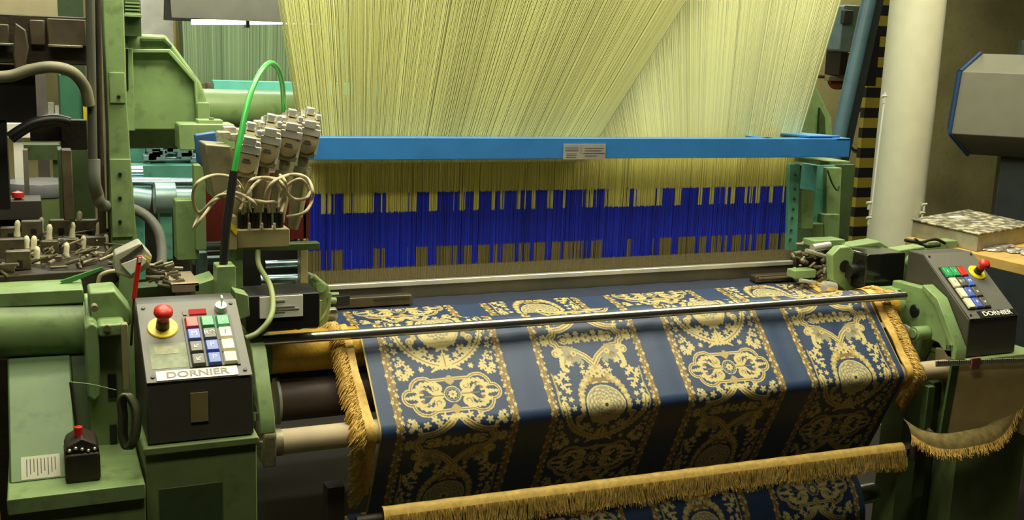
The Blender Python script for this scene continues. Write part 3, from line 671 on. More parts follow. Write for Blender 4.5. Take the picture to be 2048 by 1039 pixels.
# stand below: green posts, black label box, casting
t = thing('selector_stand', 'green steel stand with square posts holding the weft selectors', 'stand', (.36, 2.3, .9))
MB().px(434,532,472,606,2.15,.05,.002).build('post', green, t, .002)
MB().px(456,478,486,600,2.30,.04,.002).build('post', green, t, .002)
MB().px(352,400,398,520,2.52,.05,.003).build('post', green, t, .002)
MB().px(390,330,412,500,2.50,.04,.002).build('post', green, t, .002)
MB().pxpoly([(470,583),(497,590),(500,632),(478,640)], 2.1, .05).build('foot', green, t, .002)
MB().pxpoly([(388,570),(430,556),(440,600),(392,602)], 2.2, .08).build('foot', green, t, .002)
MB().px(470,488,640,502,2.40,.03).build('arm', greend, t, .002)
t = thing('junction_box', 'black junction box with a printed white label behind the left console', 'box', (.5, 2.25, 1.0))
MB().px(492,588,640,660,2.22,.10,.004).build('case', black, t, .003)
MB().px(520,592,606,634,2.214,.006).build('label', white, t)
lb_ = t.children[-1]; m = MB().px(550,600,570,603,2.212,.003)
for i in range(3): m.px(545,612+5*i,[590,598,570][i],614+5*i,2.212,.003)
m.build('print', mat('pale_ink', (.35,.33,.28), .6), lb_)
t = thing('cutter_casting', 'rough green casting at the left end of the reed above the cloth edge', 'casting', (.60, 2.45, .96))
m = MB().pxpoly([(624,550),(638,556),(660,572),(664,600),(656,640),(650,668),(628,668),(632,620),(626,585)], 2.46, .05); m.build('body', green, t, .004)
m = MB().cyl(at(642,575,y=2.45), at(642,575,y=2.50), .012).cyl(at(655,600,y=2.45), at(672,601,y=2.45), .008).cyl(at(634,560,y=2.44), at(625,552,y=2.44), .008); m.build('knuckle', green, t, .001)
MB().px(664,592,700,612,2.47,.02).build('clamp', black, t, .001)
t = thing('thin_tubes', 'thin olive tubes bunched under the black junction box', 'tubes', (.5, 2.36, 1.0))
for lp in (((660,585),(655,620),(630,650),(600,662)),((640,600),(635,640),(610,665),(560,668)),((500,640),(512,650),(506,668),(494,672)),((585,634),(590,650),(588,668),(580,680))):
    MB().tube([at(u, v, y=2.36) for u, v in lp], .004, 7).build('tube', mat('olive_conduit',(0,0,0)), t)
t = thing('gripper_drive', 'chrome and dark steel rapier drive seen behind the conduit', 'machine part', (.45, 2.75, 1.0))
m = MB(); m.cyl(at(400,487,y=2.8), at(600,480,y=2.8), .018).cyl(at(530,530,y=2.7), at(605,527,y=2.7), .012).cyl(at(520,565,y=2.66), at(605,562,y=2.66), .020); m.build('shaft', mat('bluish_steel', (.4,.55,.6), .2, .95), t)
m = MB().px(385,500,600,600,2.9,.05); m.build('back_plate', black, t)
m = MB().px(395,505,415,560,2.6,.03).px(388,515,470,530,2.62,.03); m.build('guide', bluegr, t, .002)
m = MB().px(560,440,600,470,2.75,.03); m.build('end_block', mat('bluish_steel',(0,0,0)), t, .002)
# ------------------------------------------------------------------ left: upright post, gearbox, tube
t = thing('loom_upright', 'tall green steel upright at the left of the loom with bolt holes', 'upright', (.18, 2.45, .0))
m = MB(); m.prism([(at(205,0,y=2.45).x,2.0),(at(247,0,y=2.45).x,2.0),(at(252,150,y=2.45).x,at(240,150,y=2.45).z),(at(254,205,y=2.45).x,at(240,205,y=2.45).z),(at(262,330,y=2.45).x,at(240,330,y=2.45).z),(at(276,500,y=2.45).x,at(240,500,y=2.45).z),(at(276,520,y=2.45).x,.0),(at(222,520,y=2.45).x,.0),(at(222,480,y=2.45).x,at(222,480,y=2.45).z),(at(216,250,y=2.45).x,at(216,250,y=2.45).z)], 'y', 2.45, 2.55)
m.build('post', green, t, .002)
MB().px(219,145,250,206,2.446,.006).build('splice_plate', green, t, .001)
MB().px(222,318,264,474,2.444,.008).build('cover_strip', green, t, .001)
m = MB()
for u, v in ((237,194),(240,348),(240,396),(240,443)): p = at(u, v, y=2.444); m.cyl(p, p+V((0,-.003,0)), .004, seg=10)
m.build('bolt', black, t)
MB().px(192,0,206,520,2.50,.06).build('rusty_edge', mat('rusty_steel', (.12,.09,.05), .6, .3, var=.4, dirt=.5), t)
t = thing('gearbox', 'big green angular cast gearbox housing behind the left upright', 'gearbox', (.40, 2.8, 1.1))
m = MB().pxpoly([(250,66),(332,70),(352,96),(402,165),(413,200),(413,262),(395,262),(254,262)], 2.72, .25); m.build('housing', green, t, .006)
o5 = [(262,98),(340,98),(394,160),(398,240),(392,240),(388,164),(336,106),(262,106)]
MB().pxpoly(o5, 2.70, .03).build('rib', green, t, .002)
MB().pxpoly([(282,76),(330,77),(345,92),(338,93),(326,83),(282,83)], 2.705, .02).build('rib', greend, t, .001)
p0 = at(255,236,y=2.84); p1 = at(398,236,y=2.84); MB().cyl(p0, p1, .075, seg=40).build('drum', green, t, .002)
MB().px(252,96,268,262,2.69,.04).build('flange', green, t, .002)
MB().px(395,205,420,262,2.69,.06,.002).build('end_boss', green, t, .002)
MB().pxpoly([(252,98),(256,98),(257,180),(253,180)], 2.687, .004).build('gap', black, t)
t = thing('torsion_tube', 'horizontal green tube running from the gearbox towards the harness', 'tube', (.75, 3.0, 1.3))
p0 = at(405,218,y=3.05); p1 = at(640,222,y=3.05); MB().cyl(p0, p1, .055, seg=36).build('tube', green, t)
t = thing('bearing_block', 'square green block below the gearbox with a mounting pad on top', 'block', (.4, 2.6, 1.3))
MB().px(358,248,470,300,2.55,.08,.003).build('block', green, t, .003)
MB().px(396,240,446,247,2.57,.05).build('pad', green, t, .001); p = at(423,240,y=2.58); MB().cyl(p, p+V((0,0,.006)), .006).build('bolt', olive, t)
MB().px(250,0,282,72,2.62,.12).build('x', greend) ; o = bpy.data.objects['x']; o.name = 'louvre_box'; tag(o, 'dark green louvred box on top of the gearbox', 'box')
for i in range(4): MB().px(250,4+7*i,280,7+7*i,2.612,.006).build('louvre', green, o)
MB().px(248,28,284,34,2.60,.03).build('lid_edge', green, o, .001)
# ------------------------------------------------------------------ left: dark machinery, hoses
t = thing('weft_feeder_frame', 'grimy dark steel frame and motor block at the upper left edge', 'machine frame', (.0, 2.3, 1.3))
MB().px(-60,30,190,128,2.40,.15,.003).build('block', dark, t, .003)
m = MB().px(95,38,172,92,2.385,.02).px(60,40,90,90,2.388,.02).px(-20,48,18,85,2.38,.02); m.build('cover', mat('brown_cover', (.075,.06,.035), .5, .2, var=.4, dirt=.4), t, .002)
m = MB().px(96,90,165,95,2.376,.01).px(-10,86,30,91,2.376,.01); m.build('edge_strip', olive, t, .001)
m = MB().pxpoly([(30,45),(52,60),(58,95),(50,140),(30,150),(26,110)], 2.36, .03); m.build('lever', mat('brown_cover',(0,0,0)), t, .003)
MB().cyl(at(182,0,y=2.36)+V((0,0,.1)), at(186,330,y=2.36), .009).build('pipe', mat('dull_pipe', (.13,.13,.1), .45, .4), t)
MB().cyl(at(196,0,y=2.40)+V((0,0,.1)), at(200,330,y=2.40), .007).build('pipe', dark, t)
MB().px(-80,130,72,245,2.44,.1).px(-80,240,16,420,2.44,.1).build('box', blackg if False else black, t)
MB().px(-80,0,-2,1,2.44,.02).build('rail', dark, t)
m = MB().px(125,300,146,440,2.42,.05); m.build('leg', mat('rusty_steel',(0,0,0)), t, .002)
m = MB().px(60,250,122,282,2.62,.04).px(122,240,175,300,2.6,.04); m.build('cross_member', dark, t, .002)
tag(MB().tube([at(u, v, y=Y) for u, v, Y in ((-40,155,2.3),(20,152,2.3),(60,140,2.3),(105,134,2.3),(145,145,2.32),(170,175,2.34),(178,210,2.35))], .0115, 12).build('flexible_hose', mat('dusty_hose', (.17,.16,.1), .6, var=.25)), 'thick dusty hose arching over the openings at upper left', 'hose')
tag(MB().tube([at(u, v, y=2.42) for u, v in ((20,276),(40,262),(70,246),(110,240),(140,246))], .012, 10).build('flexible_hose', black), 'black hose curving across the bright gap at far left', 'hose')
tag(MB().tube([at(u, v, y=Y) for u, v, Y in ((188,318,2.36),(189,362,2.36),(194,385,2.38),(206,410,2.42),(250,412,2.7),(290,430,2.7),(315,460,2.68),(324,500,2.65),(322,540,2.6))], .0125, 12).build('flexible_hose', hose), 'grey hose passing behind the left upright and curving down', 'hose')
# ------------------------------------------------------------------ weft guide cluster (prongs) at left
t = thing('weft_guide_bed', 'oily bed of dark metal plates at far left holding the white thread guides', 'machine part', (.03, 2.4, 1.1))
MB().pxpoly([(-60,556),(225,536),(240,560),(200,590),(-60,600)], 2.18, .45).build('bed', dark, t, .003)
mm = mat('grimy_plate', (.16,.14,.085), .4, .5, var=.45, scale=30, dirt=.6)
for (u0_, v0, u1, v1, Y) in ((42,442,85,474,2.45),(98,440,140,472,2.50),(150,440,198,476,2.53),(-10,478,50,516,2.30),(82,482,118,520,2.36),(115,478,160,520,2.40),(168,474,212,508,2.45),(10,502,62,540,2.22),(70,512,125,545,2.28),(130,512,190,545,2.33),(0,455,36,478,2.42),(-30,530,30,560,2.20),(60,538,120,560,2.22),(190,505,222,530,2.42)):
    m = MB().px(u0_, v0, u1, v1, Y, .02, .002); m.build('plate', mm, t, .002)
    k_ = MB().px((u0_+u1)/2-2, (v0+v1)/2, (u0_+u1)/2+9, (v0+v1)/2+9, Y-.004, .006); k_.build('hole', black, t)
m = MB()
random.seed(3)
zbed = at(100, 546, y=2.18).z
for i in range(150):
    Y = random.uniform(2.19, 2.6); x = random.uniform(at(-30,500,y=Y).x, at(222,500,y=Y).x); p = V((x, Y, zbed+random.uniform(.0,.022)))
    m.cyl(p, p+V((random.uniform(-.02,.045), random.uniform(-.03,.03), random.uniform(-.004,.014))), random.uniform(.0015,.0045), seg=7)
m.build('linkage', mat('worn_linkage', (.24,.21,.13), .4, .4, var=.4, dirt=.5), t)
MB().pxpoly([(120,562),(205,534),(208,538),(130,570)], 2.14, .008).build('green_lever', mat('bright_green', (.05,.2,.05), .4), t)
MB().pxpoly([(60,560),(230,520),(240,540),(235,600),(60,600)], 2.30, .01).build('underplate', greend, t)
cer = mat('ceramic', (.78,.74,.5), .35, var=.1)
gs = [(34,460,2.42),(82,453,2.50),(98,468,2.40),(144,463,2.44),(158,440,2.55),(196,462,2.52),(52,492,2.33),(67,492,2.34),(132,505,2.34),(166,490,2.41),(211,486,2.46),(73,514,2.28)]
first = None
for i, (u, v, Y) in enumerate(gs):
    p = at(u, v+12, y=Y)
    if first is None:
        t = thing('thread_guide', '', 'thread guide', p, 'white ceramic thread guides'); first = t
        MB().lathe(p, (.08,0,1), [(0,.007),(.006,.0065),(.014,.0055),(.026,.006),(.032,.004),(.034,.001)], 12).build('ceramic_tip', cer, t)
        MB().lathe(p+V((0,0,-.014)), (0,0,1), [(0,.008),(.014,.0055)], 12).build('stem', olive, t)
    else: t = dup(first, p, rz=random.uniform(-.4,.4))
    t['label'] = ['pale upright thread guide at the far left of the back row','small pale thread guide behind the back row','pale thread guide second in the back row','pale thread guide in the middle of the back row','highest pale thread guide near the upright','doubled pale thread guide close to the green upright','left one of the close pair of thread guides in the front row','right one of the close pair of thread guides in the front row','tall pale thread guide in the middle of the front row','pale thread guide right of the tall one in the front row','rightmost pale thread guide of the front row','lowest pale thread guide below the close pair'][i]
t = thing('sensor_box', 'tilted beige and white sensor box behind the red lever', 'box', (.18, 2.15, 1.15))
MB().pxpoly([(230,508),(280,484),(305,512),(298,535),(262,558),(228,545)], 2.16, .05).build('case', hazy, t, .003)
m = MB().pxpoly([(240,520),(284,488),(288,496),(248,530)], 2.155, .005); m.build('grey_stripe', charcoal, t)
MB().pxpoly([(242,528),(284,512),(296,522),(262,550)], 2.153, .006).build('white_face', white, t, .001); MB().pxpoly([(290,510),(302,518),(296,527)], 2.15, .004).build('yellow_sticker', yellow, t)
tag(MB().tube([at(u, v, y=2.14) for u, v in ((230,541),(214,544),(200,552),(196,575),(202,600))], .004, 8).build('cable', beige), 'beige cable leaving the tilted sensor box towards the green tube', 'cable')
t = thing('red_lever', 'slim red lever with an eye at its top, left of the console', 'lever', (.13, 2.0, 1.15))
MB().pxpoly([(275,512),(285,511),(273,597),(263,597)], 1.98, .008).build('handle', red, t, .001)
MB().pxpoly([(277,515),(283,514),(282,524),(276,525)], 1.978, .003).build('eye', cream, t)
MB().cyl(at(268,597,y=1.984), at(262,690,y=1.984), .0022, seg=8).build('rod', dark, t)
t = thing('tool_tray', 'pale metal tray and oily fittings behind the left console', 'tray', (.3, 2.2, 1.08))
MB().box(at(342,560,y=2.2).x, at(398,560,y=2.2).x, 2.2, 2.32, at(370,566,y=2.2).z-.004, at(370,566,y=2.2).z, .001).build('tray', mat('dull_tray', (.42,.33,.22), .45, .4), t, .002)
MB().px(344,566,399,584,2.2,.10,.002).build('tray_block', mat('dull_tray',(0,0,0)), t, .001)
m = MB()
for i in range(34):
    u = random.uniform(285, 350); v = random.uniform(530, 575); p = at(u, v, y=2.22); m.cyl(p, p+V((random.uniform(.0,.04),0,random.uniform(-.01,.01))), random.uniform(.002,.005), seg=10)
m.build('fitting', olive, t)
MB().pxpoly([(270,575),(350,568),(352,600),(268,603)], 2.24, .05).build('base', greend, t, .002)
# ------------------------------------------------------------------ left lower: green drum housing, covers
t = thing('drive_housing', 'large green rounded drive housing at the left beside the console', 'machine housing', (.03, 2.2, .9))
MB().px(-60,583,168,612,2.085,.2,.003).build('top_ledge', green, t, .003)
MB().cyl(at(-60,657,y=2.12), at(178,652,y=2.12), .058, seg=40).build('drum', green, t, .002)
MB().cyl(at(168,652,y=2.12), at(196,651,y=2.12), .062, seg=40).build('end_ring', green, t, .002)
m = MB().pxpoly([(178,585),(230,580),(262,620),(262,650),(200,660),(180,640)], 2.02, .08); m.build('bracket', green, t, .004)
MB().px(172,646,200,800,1.97,.08,.008).px(196,648,252,672,1.965,.1,.004).build('arm', green, t, .006)
MB().px(180,660,250,1030,2.0,.04).build('web', greenc, t, .002)
p = at(214,655,y=1.965); m = MB().cyl(p, p+V((0,-.006,0)), .006).cyl(at(188,612,y=2.0), at(188,612,y=2.0)+V((0,-.02,0)), .006); m.build('bolt', olive, t)
MB().px(216,748,233,795,1.996,.006).px(220,850,234,890,1.996,.006).build('slot', black, t)
MB().px(244,648,258,780,1.955,.02,.002).build('strap', mat('khaki_strap', (.3,.28,.13), .6), t, .001)
t = thing('treadle_cover', 'green sheet-metal cover at the lower left with a printed notice', 'machine cover', (.04, 1.95, 0))
zq = at(150,983,y=1.793).z
x0 = at(18,1000,y=1.80).x; x1_ = at(290,968,y=1.80).x
MB().box(x0, x1_, 1.80, 2.02, 0, zq-.022, .002).build('base', greenc, t, .003)
MB().box(x0-.003, x1_, 1.793, 2.02, zq-.027, zq, .002).build('lip', green, t, .003)
m = MB().prism([(1.86,zq),(2.08,zq+.155),(2.10,zq+.15),(2.12,zq)], 'x', x0, x0+.105); m.build('sloping_panel', mat('dull_green',(.085,.165,.05),.5,dirt=.4), t, .003)
m = MB().prism([(2.0,zq),(2.08,zq+.155),(2.12,zq+.155),(2.14,zq)], 'x', x0+.105, x1_-.02); m.build('rear_panel', greend, t, .003)
ey = V((0,.24,.168)).normalized(); ex = V((1,0,0)); ez = ex.cross(ey); Mx = Matrix((ex, ey, ez)).transposed().to_4x4(); Mx.translation = V((x0+.018,1.8605,zq))
m = MB(); m.M = Mx; m.prism([(0,.004),(.06,.004),(.06,.05),(0,.05)], 'z', 0, .001); m.build('notice', mat('notice_paper', (.45,.45,.33), .7), t)
m = MB(); m.M = Mx
for i in range(9): m.prism([(.008+.0055*i,.010+.004*(i % 3)),(.0095+.0055*i,.010+.004*(i % 3)),(.0095+.0055*i,.044),(.008+.0055*i,.044)], 'z', .001, .0014)
m.build('notice_print', ink, t.children[-1])
t = thing('pedal_switch', 'black oily switch box with a red button standing on the green cover', 'switch box', (.05, 1.84, zq))
p0 = at(131,960,y=1.83).x; p1 = at(202,955,y=1.83).x
MB().box(p0, p1, 1.83, 1.90, zq, zq+.05, .004).build('case', dark, t, .003)
m = MB().prism([(p0,zq+.05),(p1,zq+.05),(p1-.005,zq+.063),((p0+p1)/2,zq+.075),(p0+.005,zq+.063)], 'y', 1.835, 1.90); m.build('lid', dark, t, .002)
xm = (p0+p1)/2
MB().cyl((xm-.004,1.86,zq+.071), (xm-.004,1.86,zq+.088), .007).build('button', red, t, .001)
m = MB()
for i in range(5): m.sph((p0+.008+(p1-p0-.016)*i/4, 1.832, zq+.057+.003*math.sin(i*1.5)), .0028)
m.build('screw', chrome, t)
MB().cyl((xm-.006,1.87,zq+.078), (xm-.012,1.88,zq+.16), .0028, seg=8).build('rod', dark, t)
tag(MB().tube([V((xm-.012,1.88,zq+.16)), V((xm+.02,1.89,zq+.15)), V((xm+.06,1.9,zq+.133))], .0009, 6).build('string', green), 'thin pale green cord tied to the rod above the switch box', 'string')
m = MB()
for i in range(5): m.tube([at(u+3*i, v, y=1.80+.01*i) for u, v in ((240,830),(238,800),(250,790),(266,820),(264,870),(250,895),(240,870),(240,830))], .0035, 7)
tag(m.build('cable_coil', mat('olive_dark_cable', (.07,.08,.04), .4)), 'coil of dark cable hanging between the green cover and the console cabinet', 'cable coil')
# ------------------------------------------------------------------ right side of the loom
t = thing('loom_side_frame', 'stepped green steel side frame at the right end of the harness', 'loom frame', (2.35, 2.9, .5))
m = MB().pxpoly([(1628,165),(1662,235),(1668,300),(1600,300),(1603,250)], 3.0, .06); m.build('top_web', green, t, .003)
MB().pxpoly([(1640,215),(1650,235),(1652,290),(1636,290)], 2.99, .01).build('slot', greend, t)
m = MB().px(1626,330,1662,520,2.88,.08,.002); m.build('column', teal, t, .002)
m = MB().pxpoly([(1655,335),(1684,335),(1680,430),(1678,520),(1652,520)], 2.86, .10); m.build('column', green, t, .003)
MB().pxpoly([(1650,428),(1680,428),(1676,520),(1648,520)], 2.845, .10).build('lower_box', green, t, .003)
m = MB().pxpoly([(1604,378),(1630,382),(1626,458),(1602,458)], 2.74, .05); m.build('guide_block', green, t, .002)
m = MB().pxpoly([(1580,328),(1600,328),(1594,500),(1575,500)], 2.72, .02); m.build('guide_strip', teal, t, .001)
m = MB()
for u, v in ((1590,350),(1589,378),(1588,398),(1586,418),(1584,436),(1582,460),(1580,478)):
    p = at(u, v, y=2.718); m.cyl(p, p+V((0,-.003,0)), .0045, seg=10)
m.build('hole', ink, t)
MB().pxpoly([(1640,322),(1700,322),(1700,328),(1640,330)], 2.72, .2).build('plate', green, t, .001)
m = MB().tube([at(u, v, y=2.84) for u, v in ((1655,340),(1664,365),(1674,380),(1678,372))], .003, 7); m.build('hook_wire', greend, t)
MB().px(1560,330,1700,560,3.05,.02).build('rear_web', greend, t)
MB().box(2.36, 2.44, 2.85, 2.95, 0, 1.1, .003).build('foot', greenc, t, .003)
t = thing('selvedge_cutter', 'cluster of chrome and oily fittings at the right end of the reed', 'machine part', (2.22, 2.6, .97))
m = MB(); random.seed(11)
for i in range(60):
    u = random.uniform(1582, 1680); v = random.uniform(482, 575); Y = 2.66-.001*(v-480); p = at(u, v, y=Y); dv = V((random.uniform(-.03,.03), random.uniform(-.02,.01), random.uniform(-.015,.015)))
    m.cyl(p, p+dv, random.uniform(.003,.008), seg=10)
m.build('fittings', mat('worn_linkage',(0,0,0)), t, .001)
m = MB(); p = at(1640,495,y=2.58); m.cyl(p-V((.03,0,0)), p+V((.035,0,.006)), .012).cyl(at(1612,500,y=2.57), at(1660,515,y=2.57), .006).cyl(at(1600,560,y=2.55), at(1630,565,y=2.55), .006); m.build('piston', chrome, t)
m = MB().cyl(at(1648,572,y=2.50), at(1668,575,y=2.50), .017); m.build('chrome_drum', chrome, t)
m = MB().px(1630,480,1690,493,2.60,.06,.002).px(1590,540,1632,556,2.56,.04,.002); m.build('green_arm', green, t, .002)
m = MB().px(1590,515,1650,560,2.66,.03); m.build('backing', dark, t, .002)
t = thing('motor_bracket', 'green cast bracket with a round hole beside the black motor cover', 'bracket', (2.38, 2.5, .9))
pts = [(1664,510),(1680,494),(1700,492),(1718,515),(1722,560),(1715,582),(1690,582),(1666,560)]
MB().pxpoly(pts, 2.50, .03).build('plate', green, t, .004)
p = at(1689,532,y=2.499); MB().lathe(p, (0,-1,0), [(0,.0185),(.001,.0185),(.0012,0)], 28).build('hole', black, t)
m = MB().pxpoly([(1700,492),(1760,482),(1790,500),(1800,530),(1722,560),(1718,515)], 2.56, .06); m.build('arm', green, t, .004)
t = thing('motor_cover', 'glossy black box-shaped motor cover at the right end of the loom', 'motor cover', (2.46, 2.5, .9))
a = at(1732,540,y=2.44); b = at(1810,530,y=2.44)
MB().box(a.x, b.x, 2.44, 2.56, at(1770,578,y=2.44).z, at(1770,512,y=2.44).z+.008, .005).build('cover', blackg, t, .008)
MB().cyl((a.x-.025,2.49,(at(1770,578,y=2.44).z+at(1770,512,y=2.44).z)/2), (a.x+.01,2.49,(at(1770,578,y=2.44).z+at(1770,512,y=2.44).z)/2), .022).build('neck', black, t)
t = thing('green_gear_guard', 'green guard and levers between the black motor cover and the right console', 'guard', (2.52, 2.45, .8))
m = MB().pxpoly([(1796,500),(1850,492),(1856,520),(1830,560),(1815,585),(1808,560)], 2.5, .05); m.build('plate', green, t, .004)
p = at(1822,523,y=2.49); MB().lathe(p, (0,-1,0), [(0,.026),(.01,.026),(.016,.018)], 26).build('boss', green, t)
m = MB().px(1770,578,1830,640,2.36,.05,.003).px(1800,640,1900,720,2.42,.05,.003).px(1855,482,1915,500,2.66,.05); m.build('casting', green, t, .003)
m = MB()
for lp in (((1810,480),(1840,484),(1870,478),(1890,486)),((1830,478),(1850,492),(1880,490))): m.tube([at(u, v, y=2.6) for u, v in lp], .005, 7)
m.build('tube', dark, t)
# ------------------------------------------------------------------ right: sheet, tape, draped cloth
t = thing('hanging_sheet', 'buff cardboard sheet hanging on the front of the right cabinet', 'sheet', (2.52, 2.1, .5))
MB().pxpoly([(1918,728),(2070,722),(2052,872),(2030,862),(1892,872),(1900,790)], 2.10, .006).build('sheet', sheet, t)
MB().pxpoly([(1905,728),(1919,728),(1893,872),(1880,872)], 2.098, .008).build('edge', greend, t)
t = thing('measuring_tape', 'cream measuring tape stretched along the top of the buff sheet', 'measuring tape', (2.5, 2.09, .8))
m = MB().pxpoly([(1872,722),(2090,714),(2090,724),(1872,733)], 2.092, .003); m.build('tape', mat('tape_cream', (.4,.4,.3), .6), t)
m = MB()
for i in range(48):
    u = 1876+4.3*i; m.px(u, 722-.036*(u-1872)+(0 if i % 5 else -1), u+.9, 727-.036*(u-1872)+(2 if i % 5 == 0 else 0), 2.0905, .002)
m.build('scale_marks', ink, t)
MB().px(1944,716,1960,738,2.086,.006,.001).build('clip', mat('red_brown_clip', (.22,.07,.04), .5), t)
t = thing('draped_fringed_cloth', 'olive fringed cloth hanging in a swag below the buff sheet at lower right', 'cloth', (2.42, 2.05, .55))
top = [(1822,870,2.06),(1860,893,2.04),(1905,900,2.03),(1955,892,2.04),(1995,880,2.06),(2025,845,2.09),(2050,780,2.12)]
def crv3(P, n=14):
    out = []
    for i in range(len(P)-1):
        p0, p1, p2, p3 = (V(P[max(i-1,0)]), V(P[i]), V(P[i+1]), V(P[min(i+2,len(P)-1)]))
        for k in range(n):
            q = k/n; out.append(.5*((2*p1)+(p2-p0)*q+(2*p0-5*p1+4*p2-p3)*q*q+(3*p1-p0-3*p2+p3)*q**3))
    out.append(V(P[-1])); return out
ed = [at(q.x, q.y, y=q.z) for q in crv3(top)]
rows_ = []
for f, dy_, up_ in ((0,0,0),(.25,.004,.012),(.5,.012,.022),(.75,.022,.03),(1,.034,.036)): rows_.append([e+V((0,dy_,up_+.0)) for e in ed])
g_ = np.array([[tuple(p) for p in r_] for r_ in rows_]).reshape(-1, 3)
olcl = mat('olive_damask', (.16,.12,.035), .7, var=.35, scale=50)
npmesh('cloth', g_, grid_faces(5, len(ed)), olcl, t, org=tuple(t['_o']))
n = 700; P_ = np.zeros((n, 4, 3)); fi = rng.uniform(0, len(ed)-1.01, n); E_ = np.array([tuple(e) for e in ed]); ii = fi.astype(int); fr = (fi-ii)[:, None]; base_ = E_[ii]*(1-fr)+E_[ii+1]*fr; jit = rng.normal(0, 1, (n, 3))*np.array([.004,.004,.002])
for j in range(4): f = j/3; P_[:, j] = base_+jit*f+np.array([0,-.006*f, 0])+np.stack([np.zeros(n), np.zeros(n), -.024*f*rng.uniform(.6,1.2,n)], -1)+np.array([0,0,.003])
v2, f2, _ = strands(P_, .0011); npmesh('fringe', v2, f2, gold, t, org=tuple(t['_o']))['label'] = 'gold fringe along the swag'
# dark stand between and floor-level parts
t = thing('batching_frame', 'dark steel winding frame under the right end of the cloth', 'frame', (2.25, 2.2, 0))
MB().box(2.20, 2.225, 2.12, 2.14, .45, .77).box(2.30, 2.33, 2.2, 2.3, 0, .75).build('post', greend, t, .002)
MB().box(2.128, 2.21, 2.11, 2.15, .585, .605).build('arm', dark, t, .002)
m = MB().cyl((2.15,2.10,.62),(2.15,2.10,.575),.010).cyl((2.19,2.08,.66),(2.17,2.09,.63),.014); m.build('clamp', dark, t, .002)
MB().box(.38, .41, 2.25, 2.45, 0, .80).build('post', greend, t, .002)
MB().box(.56, .60, 2.22, 2.26, 0, .66).build('stay', dark, t, .002)
# rear loom frame rails so the harness has something to stand on
MB().box(.30, 2.6, 3.55, 3.65, .55, .70).build('rear_cross_beam', greend); tag(bpy.data.objects['rear_cross_beam'], 'dark green cross beam low down behind the heddles', 'beam')
t = thing('warp_beam', 'wide warp beam wound with dark yarn at the back of the loom', 'warp beam', (1.4, 3.7, .3))
MB().cyl((.6,3.75,.72), (2.3,3.75,.72), .28, seg=48).build('wound_yarn', mat('navy_yarn', (.02,.025,.05), .7), t)
for x in (.57, 2.3): MB().cyl((x,3.75,.72), (x+.02,3.75,.72), .40, seg=48).build('flange', olive, t)
# ------------------------------------------------------------------ right background
t = thing('column', 'thick round cream-painted pillar at right behind the loom', 'pillar', (3.45, 3.75, 0))
a = at(1788,10,y=3.75); b = at(1884,10,y=3.75); rad = .118; cx = 3.575
px_ = at(1790,240,D=(V((cx,3.75,1.4))-CAM).dot(d)); 
MB().cyl((cx,3.75,0), (cx,3.75,3.3), rad, seg=64, cap=False).build('shaft', cream, t)
m = MB()
for u0_, v0, u1, v1 in ((1771,185,1742,430),): m.tube([at(u0_, v0, y=3.62), at((u0_+u1)/2-1, (v0+v1)/2, y=3.62), at(u1, v1, y=3.62)], .0045, 7)
m.build('conduit', white, t)
m = MB()
for u, v in ((1768,192),(1738,405),(1738,435),(1849,408),(1845,425)):
    p = at(u, v, y=3.62); m.cyl(p-V((.012,0,0)), p+V((.012,0,0)), .006, seg=8).cyl(p, p-V((0,0,.03)), .005, seg=8)
m.build('fitting', cream, t)
# hazard striped pillar behind
def hazard(name):
    M = bpy.data.materials.new(name); M.use_nodes = True; N = M.node_tree.nodes; L = M.node_tree.links; b = N['Principled BSDF']; b.inputs['Roughness'].default_value = .6
    tc = N.new('ShaderNodeTexCoord'); sp = N.new('ShaderNodeSeparateXYZ'); L.new(tc.outputs['Object'], sp.inputs[0])
    mu = N.new('ShaderNodeMath'); mu.operation = 'MULTIPLY'; mu.inputs[1].default_value = 1/.108; L.new(sp.outputs['Z'], mu.inputs[0])
    fr = N.new('ShaderNodeMath'); fr.operation = 'FRACT'; L.new(mu.outputs[0], fr.inputs[0]); gt = N.new('ShaderNodeMath'); gt.operation = 'GREATER_THAN'; gt.inputs[1].default_value = .5; L.new(fr.outputs[0], gt.inputs[0])
    mi = N.new('ShaderNodeMixRGB'); mi.inputs[1].default_value = (.36,.28,.03,1); mi.inputs[2].default_value = (.012,.011,.01,1); L.new(gt.outputs[0], mi.inputs[0]); L.new(mi.outputs[0], b.inputs['Base Color']); return M
hz = hazard('hazard_stripes')
ax_ = at(1704,480,y=4.6).x; a2 = at(1752,0,y=4.6).x
t = thing('hazard_post', 'black and yellow striped square post half hidden behind the pillar', 'post', (4.2, 4.6, 0))
MB().box(ax_+.0, ax_+.42, 4.6, 4.63, 0, 3.2).build('post', hz, t)
# wall
D0 = 6.4
MB().box(-3, 14, D0, D0+.2, 0, 5).build('wall_back', wallm); struct(bpy.data.objects['wall_back'])
crk = mat('black_cable', (.03,.025,.02), .6)
for i, (lp, lab) in enumerate(((((1672,150),(1690,160),(1720,158),(1740,164)),'thin dark cable sagging on the wall beside the rusty disc'),(((1690,200),(1715,218),(1735,212),(1745,205)),'thin dark cable drooping on the wall in the middle'),(((1700,290),(1712,300),(1740,292)),'short dark cable on the wall left of the striped post'),(((1690,432),(1712,436),(1735,422)),'lowest dark cable on the wall above the motor cover'),(((1690,365),(1700,380),(1694,400)),'dark cable hook on the wall behind the green frame'))):
    tag(MB().tube([at(u, v, y=D0-.004) for u, v in lp], .008, 6).build('cable', crk), lab, 'cable', 'cables on the wall')
t = thing('wall_switch', 'grey-blue switch box with a dark bracket fixed to the wall at top right', 'switch box', (3.9, 5.2, 1.5))
m = MB().px(1683,10,1718,104,5.0,.12,.01); m.build('case', bluegr, t, .005)
MB().px(1688,20,1706,48,4.97,.03).build('dark_cover', darkgr, t, .004)
